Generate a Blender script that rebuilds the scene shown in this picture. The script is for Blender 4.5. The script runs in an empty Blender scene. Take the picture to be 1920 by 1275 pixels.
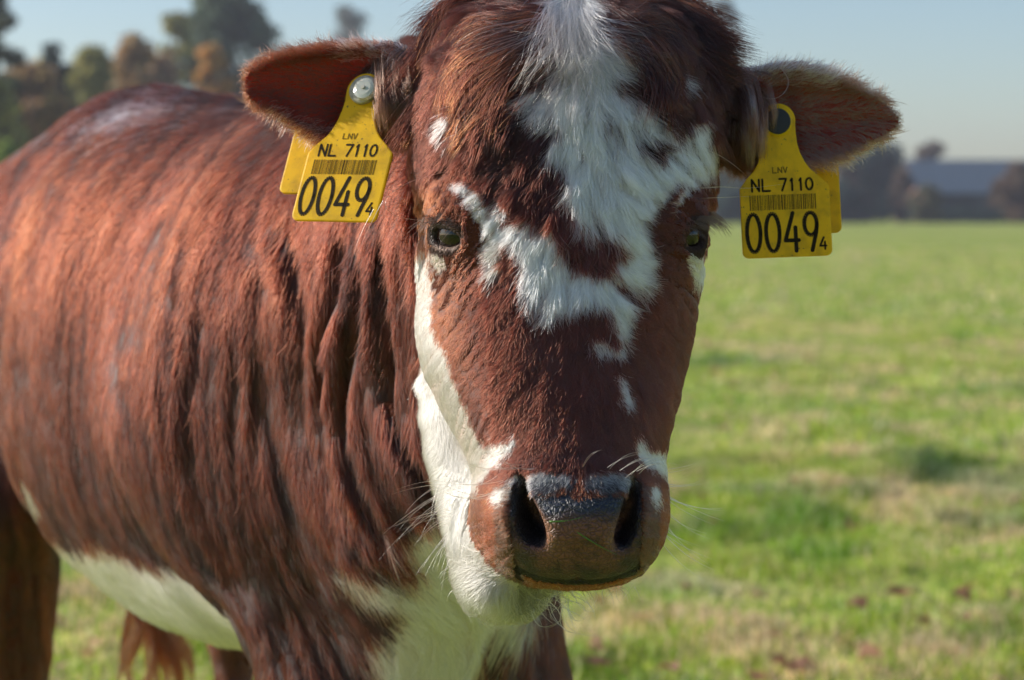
import bpy, math, random
import numpy as np
from mathutils import Vector, kdtree
import openvdb as vdb

rng = np.random.default_rng(7)
random.seed(7)
scn = bpy.context.scene

# ------------------------------------------------------------------ camera
H = 1.0                                   # eye height of the camera above the ground
LENS = 68.0
FPX = 1920 * LENS / 36.0
PITCH = math.atan((637.5 - 392) / FPX)    # slightly down
FOCUS = 1.262
cam_d = bpy.data.cameras.new('camera')
cam = bpy.data.objects.new('camera', cam_d)
scn.collection.objects.link(cam)
cam.location = (0, 0, H)
cam.rotation_euler = (math.pi / 2 - PITCH, 0, 0)
cam_d.lens = LENS
cam_d.sensor_width = 36.0
cam_d.clip_start = 0.05
cam_d.clip_end = 3000
cam_d.dof.use_dof = True
cam_d.dof.focus_distance = FOCUS
cam_d.dof.aperture_fstop = 7.5
scn.camera = cam

# ------------------------------------------------------------------ light
SUN_AZ = (-0.97, 0.15)                    # horizontal direction towards the sun
SUN_EL = math.radians(26)
world = bpy.data.worlds.new('World')
scn.world = world
world.use_nodes = True
nt = world.node_tree
nt.nodes.clear()
wo = nt.nodes.new('ShaderNodeOutputWorld')
bg = nt.nodes.new('ShaderNodeBackground')
sky = nt.nodes.new('ShaderNodeTexSky')
sky.sky_type = 'NISHITA'
sky.sun_disc = False
sky.sun_elevation = SUN_EL
sky.sun_rotation = math.atan2(SUN_AZ[0], SUN_AZ[1])
sky.air_density = 1.0
sky.dust_density = 0.9
sky.ozone_density = 2.5
bg.inputs['Strength'].default_value = 0.103
nt.links.new(sky.outputs[0], bg.inputs[0])
nt.links.new(bg.outputs[0], wo.inputs[0])
sun_d = bpy.data.lights.new('sun', 'SUN')
sun_d.energy = 4.0
sun_d.angle = math.radians(0.55)
sun_d.color = (1.0, 0.94, 0.85)
sun = bpy.data.objects.new('sun', sun_d)
scn.collection.objects.link(sun)
sdir = Vector((SUN_AZ[0], SUN_AZ[1], 0)).normalized() * math.cos(SUN_EL) + Vector((0, 0, math.sin(SUN_EL)))
sun.rotation_euler = sdir.to_track_quat('Z', 'Y').to_euler()
sun.location = (-5, 2, 6)
scn.view_settings.view_transform = 'Standard'
scn.view_settings.look = 'None'
scn.view_settings.gamma = 1.0
scn.view_settings.exposure = 0.5
scn.view_settings.use_curve_mapping = False
scn.cycles_curves.shape = 'RIBBONS'
scn.cycles_curves.subdivisions = 1
scn.cycles.max_bounces = 14
scn.cycles.diffuse_bounces = 3
scn.cycles.glossy_bounces = 5
scn.cycles.transmission_bounces = 14
scn.cycles.transparent_max_bounces = 6
scn.cycles.use_adaptive_sampling = True
scn.cycles.adaptive_threshold = 0.02
scn.cycles.use_denoising = True

# ------------------------------------------------------------------ helpers
CP, SP = math.cos(PITCH), math.sin(PITCH)

def P(px, py, Y):
    """world point seen at photo position (px, py) at world depth Y; z measured from the ground"""
    px = np.asarray(px, float); py = np.asarray(py, float); Y = np.asarray(Y, float)
    a = (px - 960) / FPX; b = (637.5 - py) / FPX
    dy = CP + b * SP; dz = -SP + b * CP
    t = Y / dy
    return np.stack(np.broadcast_arrays(a * t, Y, H + dz * t), -1)

def proj(p):
    p = np.asarray(p, float)
    x, y, z = p[..., 0], p[..., 1], p[..., 2] - H
    dF = y * CP - z * SP
    dU = y * SP + z * CP
    return 960 + FPX * x / dF, 637.5 - FPX * dU / dF

def tag(o, label=None, cat=None, group=None, kind=None):
    if label: o['label'] = label
    if cat: o['category'] = cat
    if group: o['group'] = group
    if kind: o['kind'] = kind
    return o

def link(o, parent=None):
    scn.collection.objects.link(o)
    if parent is not None:
        o.parent = parent
        o.matrix_parent_inverse = parent.matrix_basis.inverted()
    return o

def empty(name, loc=(0, 0, 0)):
    o = bpy.data.objects.new(name, None)
    o.location = loc
    o.empty_display_size = 0.1
    return link(o)

def mesh_obj(name, verts, faces, mat, parent=None, smooth=False, colors=None):
    me = bpy.data.meshes.new(name)
    verts = np.asarray(verts, np.float32)
    if isinstance(faces, np.ndarray):
        k = faces.shape[1]; n = len(faces)
        me.vertices.add(len(verts)); me.vertices.foreach_set('co', verts.ravel())
        me.loops.add(n * k); me.loops.foreach_set('vertex_index', faces.astype(np.int32).ravel())
        me.polygons.add(n); me.polygons.foreach_set('loop_start', np.arange(0, n * k, k, dtype=np.int32))
        me.update(calc_edges=True); me.validate()
    else:
        me.from_pydata([tuple(map(float, v)) for v in verts], [], [tuple(f) for f in faces])
        me.update()
    if smooth:
        me.polygons.foreach_set('use_smooth', np.ones(len(me.polygons), bool))
    if colors is not None:
        at = me.color_attributes.new('Col', 'FLOAT_COLOR', 'POINT')
        c = np.ones((len(verts), 4), np.float32); c[:, :3] = colors
        at.data.foreach_set('color', c.ravel())
    me.materials.append(mat)
    o = bpy.data.objects.new(name, me)
    return link(o, parent)

def hair_obj(name, pts, radii, mat, colors, parent=None, tipcolors=None):
    """pts (n,k,3), radii (n,k), colors (n,3)"""
    n, k, _ = pts.shape
    hc = bpy.data.hair_curves.new(name)
    hc.add_curves([k] * n)
    hc.attributes['position'].data.foreach_set('vector', pts.astype(np.float32).ravel())
    ra = hc.attributes.get('radius') or hc.attributes.new('radius', 'FLOAT', 'POINT')
    ra.data.foreach_set('value', radii.astype(np.float32).ravel())
    ca = hc.attributes.new('Col', 'FLOAT_COLOR', 'POINT')
    c = np.ones((n, k, 4), np.float32)
    c[:, :, :3] = colors[:, None, :]
    if tipcolors is not None:
        s = np.linspace(0, 1, k)[None, :, None]
        c[:, :, :3] = colors[:, None, :] * (1 - s) + tipcolors[:, None, :] * s
    ca.data.foreach_set('color', c.ravel())
    hc.materials.append(mat)
    o = bpy.data.objects.new(name, hc)
    return link(o, parent)

def hash3(ix, iy, iz, seed):
    h = (ix.astype(np.int64) * 374761393 + iy.astype(np.int64) * 668265263 + iz.astype(np.int64) * 2147483647 + seed * 974634777) & 0xffffffff
    h = ((h ^ (h >> 13)) * 1274126177) & 0xffffffff
    h = h ^ (h >> 16)
    return (h & 0xffff).astype(np.float32) / 65535.0

def vnoise(p, seed=0):
    """smooth value noise in [-1, 1]"""
    p = np.asarray(p, float)
    f = np.floor(p).astype(np.int64)
    t = p - f
    t = t * t * (3 - 2 * t)
    out = 0
    for dx in (0, 1):
        wx = t[..., 0] if dx else 1 - t[..., 0]
        for dy in (0, 1):
            wy = t[..., 1] if dy else 1 - t[..., 1]
            for dz in (0, 1):
                wz = t[..., 2] if dz else 1 - t[..., 2]
                out = out + wx * wy * wz * hash3(f[..., 0] + dx, f[..., 1] + dy, f[..., 2] + dz, seed)
    return out * 2 - 1

def fbm(p, seed=0, oct=3):
    r = 0; a = 1; tot = 0
    for i in range(oct):
        r = r + a * vnoise(np.asarray(p) * (2 ** i) + 13.7 * i, seed + i); tot += a; a *= 0.5
    return r / tot

def smooth01(x, a, b):
    t = np.clip((x - a) / (b - a), 0, 1)
    return t * t * (3 - 2 * t)

def in_poly(px, py, poly):
    inside = np.zeros(px.shape, bool)
    n = len(poly)
    for i in range(n):
        x0, y0 = poly[i]; x1, y1 = poly[(i + 1) % n]
        if y0 == y1: continue
        c = ((y0 > py) != (y1 > py)) & (px < (x1 - x0) * (py - y0) / (y1 - y0) + x0)
        inside ^= c
    return inside

def norm(v):
    return v / np.maximum(np.linalg.norm(v, axis=-1, keepdims=True), 1e-9)

# ------------------------------------------------------------------ materials
def newmat(name):
    m = bpy.data.materials.new(name)
    m.use_nodes = True
    n = m.node_tree
    n.nodes.clear()
    out = n.nodes.new('ShaderNodeOutputMaterial')
    return m, n, out

def principled(name, color=(0.5, 0.5, 0.5), rough=0.6, vcol=False, spec=0.5, noise=None, bump=None, **kw):
    m, n, out = newmat(name)
    b = n.nodes.new('ShaderNodeBsdfPrincipled')
    b.inputs['Base Color'].default_value = (*color, 1)
    b.inputs['Roughness'].default_value = rough
    b.inputs['Specular IOR Level'].default_value = spec
    for k, v in kw.items():
        b.inputs[k.replace('_', ' ')].default_value = v
    src = None
    if vcol:
        a = n.nodes.new('ShaderNodeAttribute'); a.attribute_name = 'Col'
        src = a.outputs['Color']
    if noise:
        scale, amount, c2 = noise
        tn = n.nodes.new('ShaderNodeTexNoise'); tn.inputs['Scale'].default_value = scale; tn.inputs['Detail'].default_value = 5
        tc = n.nodes.new('ShaderNodeTexCoord'); n.links.new(tc.outputs['Object'], tn.inputs['Vector'])
        rp = n.nodes.new('ShaderNodeMapRange'); rp.inputs['From Min'].default_value = 0.4; rp.inputs['From Max'].default_value = 0.7
        rp.inputs['To Max'].default_value = amount
        n.links.new(tn.outputs['Fac'], rp.inputs['Value'])
        mx = n.nodes.new('ShaderNodeMix'); mx.data_type = 'RGBA'
        mx.inputs['A'].default_value = (*color, 1); mx.inputs['B'].default_value = (*c2, 1)
        if src: n.links.new(src, mx.inputs['A'])
        n.links.new(rp.outputs[0], mx.inputs['Factor'])
        src = mx.outputs['Result']
    if src: n.links.new(src, b.inputs['Base Color'])
    if bump:
        scale, strength, dist = bump
        tn = n.nodes.new('ShaderNodeTexNoise'); tn.inputs['Scale'].default_value = scale; tn.inputs['Detail'].default_value = 6
        tc = n.nodes.new('ShaderNodeTexCoord'); n.links.new(tc.outputs['Object'], tn.inputs['Vector'])
        bp = n.nodes.new('ShaderNodeBump'); bp.inputs['Strength'].default_value = strength; bp.inputs['Distance'].default_value = dist
        n.links.new(tn.outputs['Fac'], bp.inputs['Height']); n.links.new(bp.outputs[0], b.inputs['Normal'])
    n.links.new(b.outputs[0], out.inputs[0])
    return m

def leaf_mat(name, trans=0.35, rough=0.6):
    m, n, out = newmat(name)
    a = n.nodes.new('ShaderNodeAttribute'); a.attribute_name = 'Col'
    d = n.nodes.new('ShaderNodeBsdfDiffuse'); t = n.nodes.new('ShaderNodeBsdfTranslucent')
    g = n.nodes.new('ShaderNodeBsdfGlossy'); g.inputs['Roughness'].default_value = rough
    g.inputs['Color'].default_value = (0.6, 0.6, 0.6, 1)
    mx = n.nodes.new('ShaderNodeMixShader'); mx.inputs[0].default_value = trans
    mg = n.nodes.new('ShaderNodeMixShader'); mg.inputs[0].default_value = 0.05
    n.links.new(a.outputs['Color'], d.inputs['Color']); n.links.new(a.outputs['Color'], t.inputs['Color'])
    n.links.new(d.outputs[0], mx.inputs[1]); n.links.new(t.outputs[0], mx.inputs[2])
    n.links.new(mx.outputs[0], mg.inputs[1]); n.links.new(g.outputs[0], mg.inputs[2])
    n.links.new(mg.outputs[0], out.inputs[0])
    return m

def fur_mat(name, rough=0.32, radial=0.5, offset=2.5, coat=0.0):
    m, n, out = newmat(name)
    a = n.nodes.new('ShaderNodeAttribute'); a.attribute_name = 'Col'
    h = n.nodes.new('ShaderNodeBsdfHairPrincipled')
    h.parametrization = 'COLOR'
    n.links.new(a.outputs['Color'], h.inputs['Color'])
    h.inputs['Roughness'].default_value = rough
    h.inputs['Radial Roughness'].default_value = radial
    h.inputs['Coat'].default_value = coat
    h.inputs['Random Roughness'].default_value = 0.15
    n.links.new(h.outputs[0], out.inputs[0])
    return m

M_leaf = leaf_mat('foliage', .5)
M_grass = leaf_mat('grass_blade', 0.5, 0.45)
M_bark = principled('bark', (0.11, 0.085, 0.06), 0.9, noise=(6, 0.6, (0.05, 0.04, 0.03)), bump=(8, 0.6, 0.05))
M_fur = fur_mat('coat_hair', .42, .6)
M_body_fur = fur_mat('body_hair', .46, .6)
M_whisker = fur_mat('long_pale_hair', 0.25, 0.4)

# ------------------------------------------------------------------ ground
gx = np.concatenate([np.linspace(-1500, -60, 14), np.linspace(-50, -11, 25), np.linspace(-10, 12, 221), np.linspace(13, 60, 30), np.linspace(80, 1500, 14)])
gy = np.concatenate([np.linspace(-60, 0, 6), np.linspace(1, 24, 231), np.linspace(25, 40, 20), np.linspace(45, 200, 30), np.linspace(260, 2200, 12)])
GX, GY = np.meshgrid(gx, gy, indexing='ij')

def ground_z(x, y):
    x = np.asarray(x, float); y = np.asarray(y, float)
    q = np.stack([x * 0.55, y * 0.55, np.zeros_like(x)], -1)
    r = 0.045 * fbm(q, 5, 3)
    q2 = np.stack([x * 2.6, y * 2.6, np.zeros_like(x)], -1)
    q3 = np.stack([x * 1.3, y * 1.3, np.zeros_like(x)], -1)
    t = vnoise(q3, 15)
    q4 = np.stack([x * 6.0, y * 6.0, np.zeros_like(x)], -1)
    return (r * .6 + 0.020 * vnoise(q2, 9) + .012 * vnoise(q4, 19) - 0.07 * smooth01(t, .60, .85) + .02 * smooth01(-t, .4, .8)) * np.clip(1.2 - np.hypot(x, y) / 80, 0, 1)

V = np.stack([GX, GY, ground_z(GX, GY) - 0.005], -1).reshape(-1, 3)
ni, nj = GX.shape
idx = np.arange(ni * nj).reshape(ni, nj)
F = np.stack([idx[:-1, :-1], idx[1:, :-1], idx[1:, 1:], idx[:-1, 1:]], -1).reshape(-1, 4)

def field_material():
    m, n, out = newmat('pasture')
    b = n.nodes.new('ShaderNodeBsdfPrincipled'); b.inputs['Roughness'].default_value = 0.9
    b.inputs['Specular IOR Level'].default_value = 0.15
    tc = n.nodes.new('ShaderNodeTexCoord')
    def nz(scale, det=4):
        t = n.nodes.new('ShaderNodeTexNoise'); t.inputs['Scale'].default_value = scale; t.inputs['Detail'].default_value = det
        n.links.new(tc.outputs['Object'], t.inputs['Vector']); return t.outputs['Fac']
    r1 = n.nodes.new('ShaderNodeValToRGB'); e = r1.color_ramp.elements
    e[0].position = 0.32; e[0].color = (0.23, 0.32, 0.04, 1); e[1].position = 0.68; e[1].color = (0.38, 0.41, 0.09, 1)
    n.links.new(nz(0.35, 6), r1.inputs[0])
    r2 = n.nodes.new('ShaderNodeMapRange'); r2.inputs['From Min'].default_value = 0.52; r2.inputs['From Max'].default_value = 0.68
    n.links.new(nz(2.2, 6), r2.inputs['Value'])
    mx = n.nodes.new('ShaderNodeMix'); mx.data_type = 'RGBA'
    mx.inputs['B'].default_value = (0.36, 0.29, 0.14, 1)
    n.links.new(r1.outputs[0], mx.inputs['A']); n.links.new(r2.outputs[0], mx.inputs['Factor'])
    n.links.new(mx.outputs['Result'], b.inputs['Base Color'])
    bp = n.nodes.new('ShaderNodeBump'); bp.inputs['Strength'].default_value = 0.8; bp.inputs['Distance'].default_value = 0.05
    n.links.new(nz(18, 4), bp.inputs['Height']); n.links.new(bp.outputs[0], b.inputs['Normal'])
    n.links.new(b.outputs[0], out.inputs[0])
    return m

ground = mesh_obj('ground', V, F, field_material(), smooth=True)
tag(ground, kind='structure')

# grass blades: dense near, thinning with distance (bigger tufts further out)
def build_grass():
    parts = []
    def zone(n, y0, y1, hgt, wid, spread):
        u = rng.random(n)
        y = np.sqrt(y0 ** 2 + u * (y1 ** 2 - y0 ** 2))
        x = (rng.random(n) * 2 - 1) * (spread * y + 0.35)
        q = np.stack([x * 1.6, y * 1.6, 0 * x], -1)
        tuft = fbm(q, 21, 3)
        q2 = np.stack([x * 7.0, y * 7.0, 0 * x], -1)
        t2 = vnoise(q2, 31)
        keep = rng.random(n) < np.clip(0.62 + 0.6 * tuft + 0.35 * t2, 0.12, 1)
        x, y, tuft, t2 = x[keep], y[keep], tuft[keep], t2[keep]
        n = len(x)
        spot = np.zeros(n)
        for (sx_, sy_, sr_) in ((1.66, 7.4, .22), (1.95, 7.2, .2), (.69, 7.5, .14), (.95, 6.3, .12), (1.35, 12.5, .3), (2.3, 10.5, .25), (1.2, 6.6, .1)):
            spot = np.maximum(spot, np.exp(-(((x - sx_) / sr_) ** 2 + ((y - sy_) / (sr_ * 1.2)) ** 2)))
        h = hgt * (1 + 1.1 * spot) * (1 + .5 * smooth01(fbm(q[keep] * 1.46, 143, 3), .12, .45)) * (0.5 + 0.6 * np.clip(tuft + 0.4, 0, 1.3) + 0.35 * np.clip(t2, -.5, 1)) * rng.uniform(0.55, 1.25, n)
        w = wid * rng.uniform(0.6, 1.3, n)
        ang = rng.random(n) * 2 * np.pi
        lean = rng.uniform(0.15, 0.9, n)
        z = ground_z(x, y) - 0.004
        base = np.stack([x, y, z], -1)
        side = np.stack([np.cos(ang), np.sin(ang), 0 * ang], -1) * w[:, None] * 0.5
        ld = rng.random(n) * 2 * np.pi
        ldir = np.stack([np.cos(ld), np.sin(ld), 0 * ld], -1)
        mid = base + np.array([0, 0, 1.0]) * (h * 0.55)[:, None] + ldir * (h * lean * 0.25)[:, None]
        tip = base + np.array([0, 0, 1.0]) * (h * np.clip(1.05 - lean * 0.55, .3, 1))[:, None] + ldir * (h * lean * 0.95)[:, None]
        v = np.stack([base - side, base + side, mid + side * 0.8, mid - side * 0.8, tip], 1)
        # colours
        pq = np.stack([x * 0.9, y * 0.9, 0 * x], -1)
        dry = np.clip(0.42 + 1.2 * fbm(pq * 2.4, 41, 4) + 0.8 * fbm(pq * 7, 45, 3), 0, 1)
        lush = smooth01(fbm(pq * 2.6, 143, 3), .12, .45)[:, None] * .8
        g = np.array([0.29, 0.46, 0.030]); g2 = np.array([0.50, 0.56, 0.075]); d = np.array([0.80, 0.62, 0.36])
        r = rng.random(n)
        col = np.where((r < 0.15 + 0.85 * dry ** 1.6)[:, None], d, np.where((rng.random(n) < 0.5)[:, None], g, g2))
        col = col * (1 - lush * np.array([.45, .22, .3])) * (1 - spot[:, None] * np.array([.62, .45, .5]))
        col = col * rng.uniform(0.55, 1.4, (n, 1)) * (1 + .35 * fbm(pq * 11, 66, 2))[:, None] * (1 + 0.15 * (rng.random((n, 3)) - .5))
        parts.append((v, col))
    zone(330000, 3.3, 8.0, 0.050, 0.0042, 0.56)
    zone(180000, 8.0, 18.0, 0.055, 0.0080, 0.46)
    zone(60000, 18.0, 50.0, 0.07, 0.022, 0.33)
    v = np.concatenate([a for a, _ in parts]); c = np.concatenate([b for _, b in parts])
    n = len(v)
    b = np.arange(n)[:, None] * 5
    tri = np.concatenate([b + np.array([0, 1, 2]), b + np.array([0, 2, 3]), b + np.array([3, 2, 4])])
    return v.reshape(-1, 3), tri, np.repeat(c, 5, axis=0)

gv, gf, gc = build_grass()
grass = mesh_obj('grass', gv, gf, M_grass, colors=gc)
tag(grass, 'short sunlit pasture grass with dry straw patches, covering the field', 'grass', kind='stuff')

# fallen leaves, crumpled quads
def build_leaves(n):
    vs, fs, cs = [], [], []
    for i in range(n):
        y = 3.8 + 12 * random.random() ** 1.3
        x = (random.random() * 2 - 1) * (0.36 * y)
        s = random.uniform(0.02, 0.045)
        a = random.random() * 6.28
        z = float(ground_z(x, y)) + random.uniform(0.015, 0.05)
        k = len(vs)
        for j in range(6):
            t = a + j * math.pi / 3
            r = s * (1.0 if j % 3 == 0 else 0.62)
            vs.append((x + math.cos(t) * r, y + math.sin(t) * r, z + random.uniform(-.3, .6) * s))
        vs.append((x, y, z - 0.1 * s))
        for j in range(6):
            fs.append((k + j, k + (j + 1) % 6, k + 6))
        c = random.choice([(0.42, 0.22, 0.12), (0.55, 0.38, 0.22), (0.34, 0.17, 0.10)])
        cs += [c] * 7
    o = mesh_obj('fallen_leaves', vs, fs, M_leaf, colors=np.array(cs))
    tag(o, 'scattered dry brown leaves lying in the pasture grass', 'leaves', kind='stuff')
build_leaves(260)

# ------------------------------------------------------------------ trees
def tree(px, top, wpx, D, col, label, name='tree', group=None, dens=1.0, cat='tree', low=0.15, shape=1.0, base_py=None):
    """px, top: where the crown top stands seen from the camera; D metres away"""
    m = D / FPX
    x = (px - 960) * m
    h = H + (392 - top) * m
    w = wpx * m * 0.5 * 1.15
    root = empty(name, (x, D, 0))
    tag(root, label, cat, group)
    # trunk and limbs
    tv, tf = [], []
    def limb(p0, p1, r0, r1, k=6):
        p0 = np.array(p0, float); p1 = np.array(p1, float)
        d = norm(p1 - p0); u = norm(np.cross(d, [0.3, 0.9, 0.1])); v = np.cross(d, u)
        b = len(tv)
        for p, r in ((p0, r0), (p1, r1)):
            for i in range(k):
                a = i * 2 * math.pi / k
                tv.append(p + r * (math.cos(a) * u + math.sin(a) * v))
        for i in range(k):
            tf.append((b + i, b + (i + 1) % k, b + k + (i + 1) % k, b + k + i))
    r0 = 0.035 * h + 0.03
    c0 = np.array([x, D, 0.0])
    fork = c0 + [0.02 * h * random.uniform(-1, 1), 0, h * max(low, 0.12) * 1.3]
    limb(c0 - [0, 0, .2], fork, r0, r0 * .7, 8)
    nb = 7
    lobes = []
    for i in range(nb):
        a = i * 2.4 + random.random()
        rr = w * random.uniform(0.35, 0.7)
        e = c0 + [math.cos(a) * rr, math.sin(a) * rr, h * random.uniform(max(low, .1) + .15, 0.85)]
        limb(fork, e, r0 * .45, r0 * .12)
        lobes.append(e)
    top_p = c0 + [0, 0, h * .95]
    limb(fork, top_p, r0 * .6, r0 * .08)
    trunk = mesh_obj('trunk', tv, tf, M_bark, root)
    # crown: leaf clumps in lobes
    hl = h * low
    nl = int(40 * dens) + 10
    cen = []
    for i in range(nl):
        t = random.random()
        zz = hl + (h - hl) * t
        env = math.sin(math.pi * min(1, (t * 0.93 + 0.07)) ** (0.75 * shape)) ** 0.6 if shape > 0 else 1
        a = random.random() * 6.28
        rr = w * env * math.sqrt(random.random()) * 0.92
        cen.append((x + math.cos(a) * rr, D + math.sin(a) * rr, min(zz, h - 0.05 * h), w * random.uniform(0.15, 0.34)))
    cen = np.array(cen)
    per = int(120 * min(dens, 1.0))
    k = len(cen)
    q = rng.normal(size=(k, per, 3)); q = norm(q) * (rng.random((k, per, 1)) ** 0.45)
    pts = (cen[:, None, :3] + q * cen[:, None, 3:4] * np.array([1.1, 1.1, 0.85])).reshape(-1, 3)
    pts = pts[(pts[:, 2] > 0.05)]
    n = len(pts)
    s = w * 0.055 * rng.uniform(0.6, 1.4, (n, 1)) + 0.05
    a1 = norm(rng.normal(size=(n, 3))); a2 = norm(np.cross(a1, rng.normal(size=(n, 3))))
    v = np.stack([pts - a1 * s, pts + a2 * s * .6, pts + a1 * s, pts - a2 * s * .6], 1)
    cc = np.array(col)[None] * rng.uniform(0.55, 1.45, (n, 1)) * (1 + 0.3 * (rng.random((n, 3)) - .5))
    lob = 1 + 0.35 * fbm(pts * (2.2 / max(w, .3)), 3, 2)
    cc = cc * lob[:, None]
    fcs = np.arange(n * 4).reshape(-1, 4)
    cr = mesh_obj('crown', v.reshape(-1, 3), fcs, M_leaf, root, colors=np.repeat(cc, 4, 0))
    cr['kind'] = 'stuff'
    return root

DG = (0.11, 0.16, 0.09); OL = (0.34, 0.32, 0.10); BR = (0.42, 0.27, 0.12); OR = (0.55, 0.31, 0.10)
GG = (0.09, 0.11, 0.06); LG = (0.26, 0.33, 0.07); TE = (0.022, 0.062, 0.048)
GT = 'trees and shrubs beyond the pasture'
tree(2, -20, 120, 62, GG, 'loose grey green tree at the far left edge with sky showing through', 'broadleaf_tree', GT, 0.7, low=.35)
tree(104, 76, 96, 70, (0.04, 0.06, 0.04), 'small dark grey green tree right of the one at the left edge', 'broadleaf_tree', GT, 0.8, low=.3)
tree(182, 88, 120, 78, OL, 'olive brown autumn tree left of the rust brown one', 'broadleaf_tree', GT, 1.1)
tree(256, 62, 110, 84, BR, 'rust brown autumn tree left of the tall dark green tree', 'broadleaf_tree', GT, 1.2)
tree(330, 20, 110, 100, OL, 'olive tree leaning out on the left of the tall dark green tree', 'broadleaf_tree', GT, 1.2)
tree(425, -22, 215, 104, DG, 'tall broad dark green tree above the back of the cow', 'broadleaf_tree', GT, 2.4)
tree(400, 84, 100, 72, OR, 'pale orange autumn tree in front of the tall dark green tree', 'broadleaf_tree', GT, 1.5, shape=.8)
tree(60, 128, 200, 66, BR, 'low brown shrubby tree behind the rump at left', 'shrub', GT, 1.5, cat='shrub', low=.02)
tree(-40, 120, 190, 60, OL, 'olive shrub at the left edge of the picture', 'shrub', GT, 1.5, cat='shrub', low=.02)
tree(14, 262, 70, 52, LG, 'low yellow green sunlit shrub at the left edge', 'shrub', GT, 1.2, cat='shrub', low=.02)
tree(140, 135, 230, 90, OL, 'wide olive thicket behind the top of the rump', 'shrub', GT, 1.8, cat='shrub', low=.02)
tree(290, 112, 260, 96, BR, 'wide brown thicket behind the middle of the back', 'shrub', GT, 2.0, cat='shrub', low=.02)
tree(655, 10, 120, 260, (0.20, 0.22, 0.20), 'faint distant tree left of the top of the head', 'broadleaf_tree', GT, 0.8)
tree(1350, -6, 85, 260, (0.07, 0.09, 0.08), 'faint distant tree behind the forelock on the right', 'broadleaf_tree', GT, 0.9, low=.45)
tree(1365, 300, 120, 150, (0.11, 0.14, 0.07), 'pale green tree seen between the face and the right ear tag', 'broadleaf_tree', GT, 1.3)
tree(1375, 362, 100, 140, TE, 'low dark teal shrub between the face and the right ear tag', 'shrub', GT, 1.3, cat='shrub', low=.02)
tree(1630, 262, 130, 145, TE, 'dark teal round tree below the tip of the right ear', 'broadleaf_tree', GT, 1.8, low=.05)
tree(1585, 292, 60, 140, (0.13, 0.085, 0.06), 'brownish tree just left of the dark teal round tree', 'broadleaf_tree', GT, 1.0, low=.1)
tree(1560, 350, 110, 138, TE, 'low dark shrub under the right ear tag edge', 'shrub', GT, 1.2, cat='shrub', low=.02)
tree(1690, 318, 50, 138, (0.15, 0.10, 0.07), 'pinkish brown bush beside the left end of the barn', 'shrub', GT, 1.0, cat='shrub', low=.05)
tree(1745, 272, 90, 190, (0.17, 0.12, 0.085), 'pale russet tree rising behind the barn roof', 'broadleaf_tree', GT, 1.0)
tree(1905, 310, 90, 134, (0.16, 0.10, 0.06), 'russet tree in front of the barn at the right edge', 'broadleaf_tree', GT, 1.3, low=.08)
tree(1735, 345, 55, 133, (0.15, 0.14, 0.06), 'small yellowish bush in front of the barn', 'shrub', GT, 1.0, cat='shrub', low=.05)

# hedge along the far edge of the pasture
def hedge(px0, px1, D, top, col, label):
    m = D / FPX
    x0, x1 = (px0 - 960) * m, (px1 - 960) * m
    h = H + (392 - top) * m
    n = int((x1 - x0) * 260)
    x = rng.uniform(x0, x1, n)
    hh = h * (0.8 + 0.35 * fbm(np.stack([x * .5, 0 * x, 0 * x], -1), 77, 3))
    p = np.stack([x, D + rng.normal(size=n) * .5, hh * rng.random(n) ** .6], -1)
    s = rng.uniform(.06, .16, (n, 1))
    a1 = norm(rng.normal(size=(n, 3))); a2 = norm(np.cross(a1, rng.normal(size=(n, 3))))
    v = np.stack([p - a1 * s, p + a2 * s * .6, p + a1 * s, p - a2 * s * .6], 1)
    c = np.array(col)[None] * rng.uniform(.5, 1.5, (n, 1)) * (1 + .3 * (rng.random((n, 3)) - .5))
    o = mesh_obj('hedge', v.reshape(-1, 3), np.arange(n * 4).reshape(-1, 4), M_leaf, colors=np.repeat(c, 4, 0))
    tag(o, label, 'hedge')
hedge(1540, 1712, 141, 378, TE, 'dark hedge along the field edge left of the barn')
hedge(1700, 2100, 136, 386, TE, 'low dark hedge along the field edge in front of the barn')
hedge(900, 1250, 175, 384, (.06, .085, .06), 'faint hedge on the skyline behind the head')
hedge(1200, 1450, 145, 380, (.05, .07, .04), 'green hedge along the field edge behind the cheek')

# ------------------------------------------------------------------ barn
def box(vs, fs, x0, x1, y0, y1, z0, z1):
    b = len(vs)
    vs += [(x0, y0, z0), (x1, y0, z0), (x1, y1, z0), (x0, y1, z0), (x0, y0, z1), (x1, y0, z1), (x1, y1, z1), (x0, y1, z1)]
    fs += [(b, b + 3, b + 2, b + 1), (b + 4, b + 5, b + 6, b + 7), (b, b + 1, b + 5, b + 4), (b + 1, b + 2, b + 6, b + 5), (b + 2, b + 3, b + 7, b + 6), (b + 3, b, b + 4, b + 7)]

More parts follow.
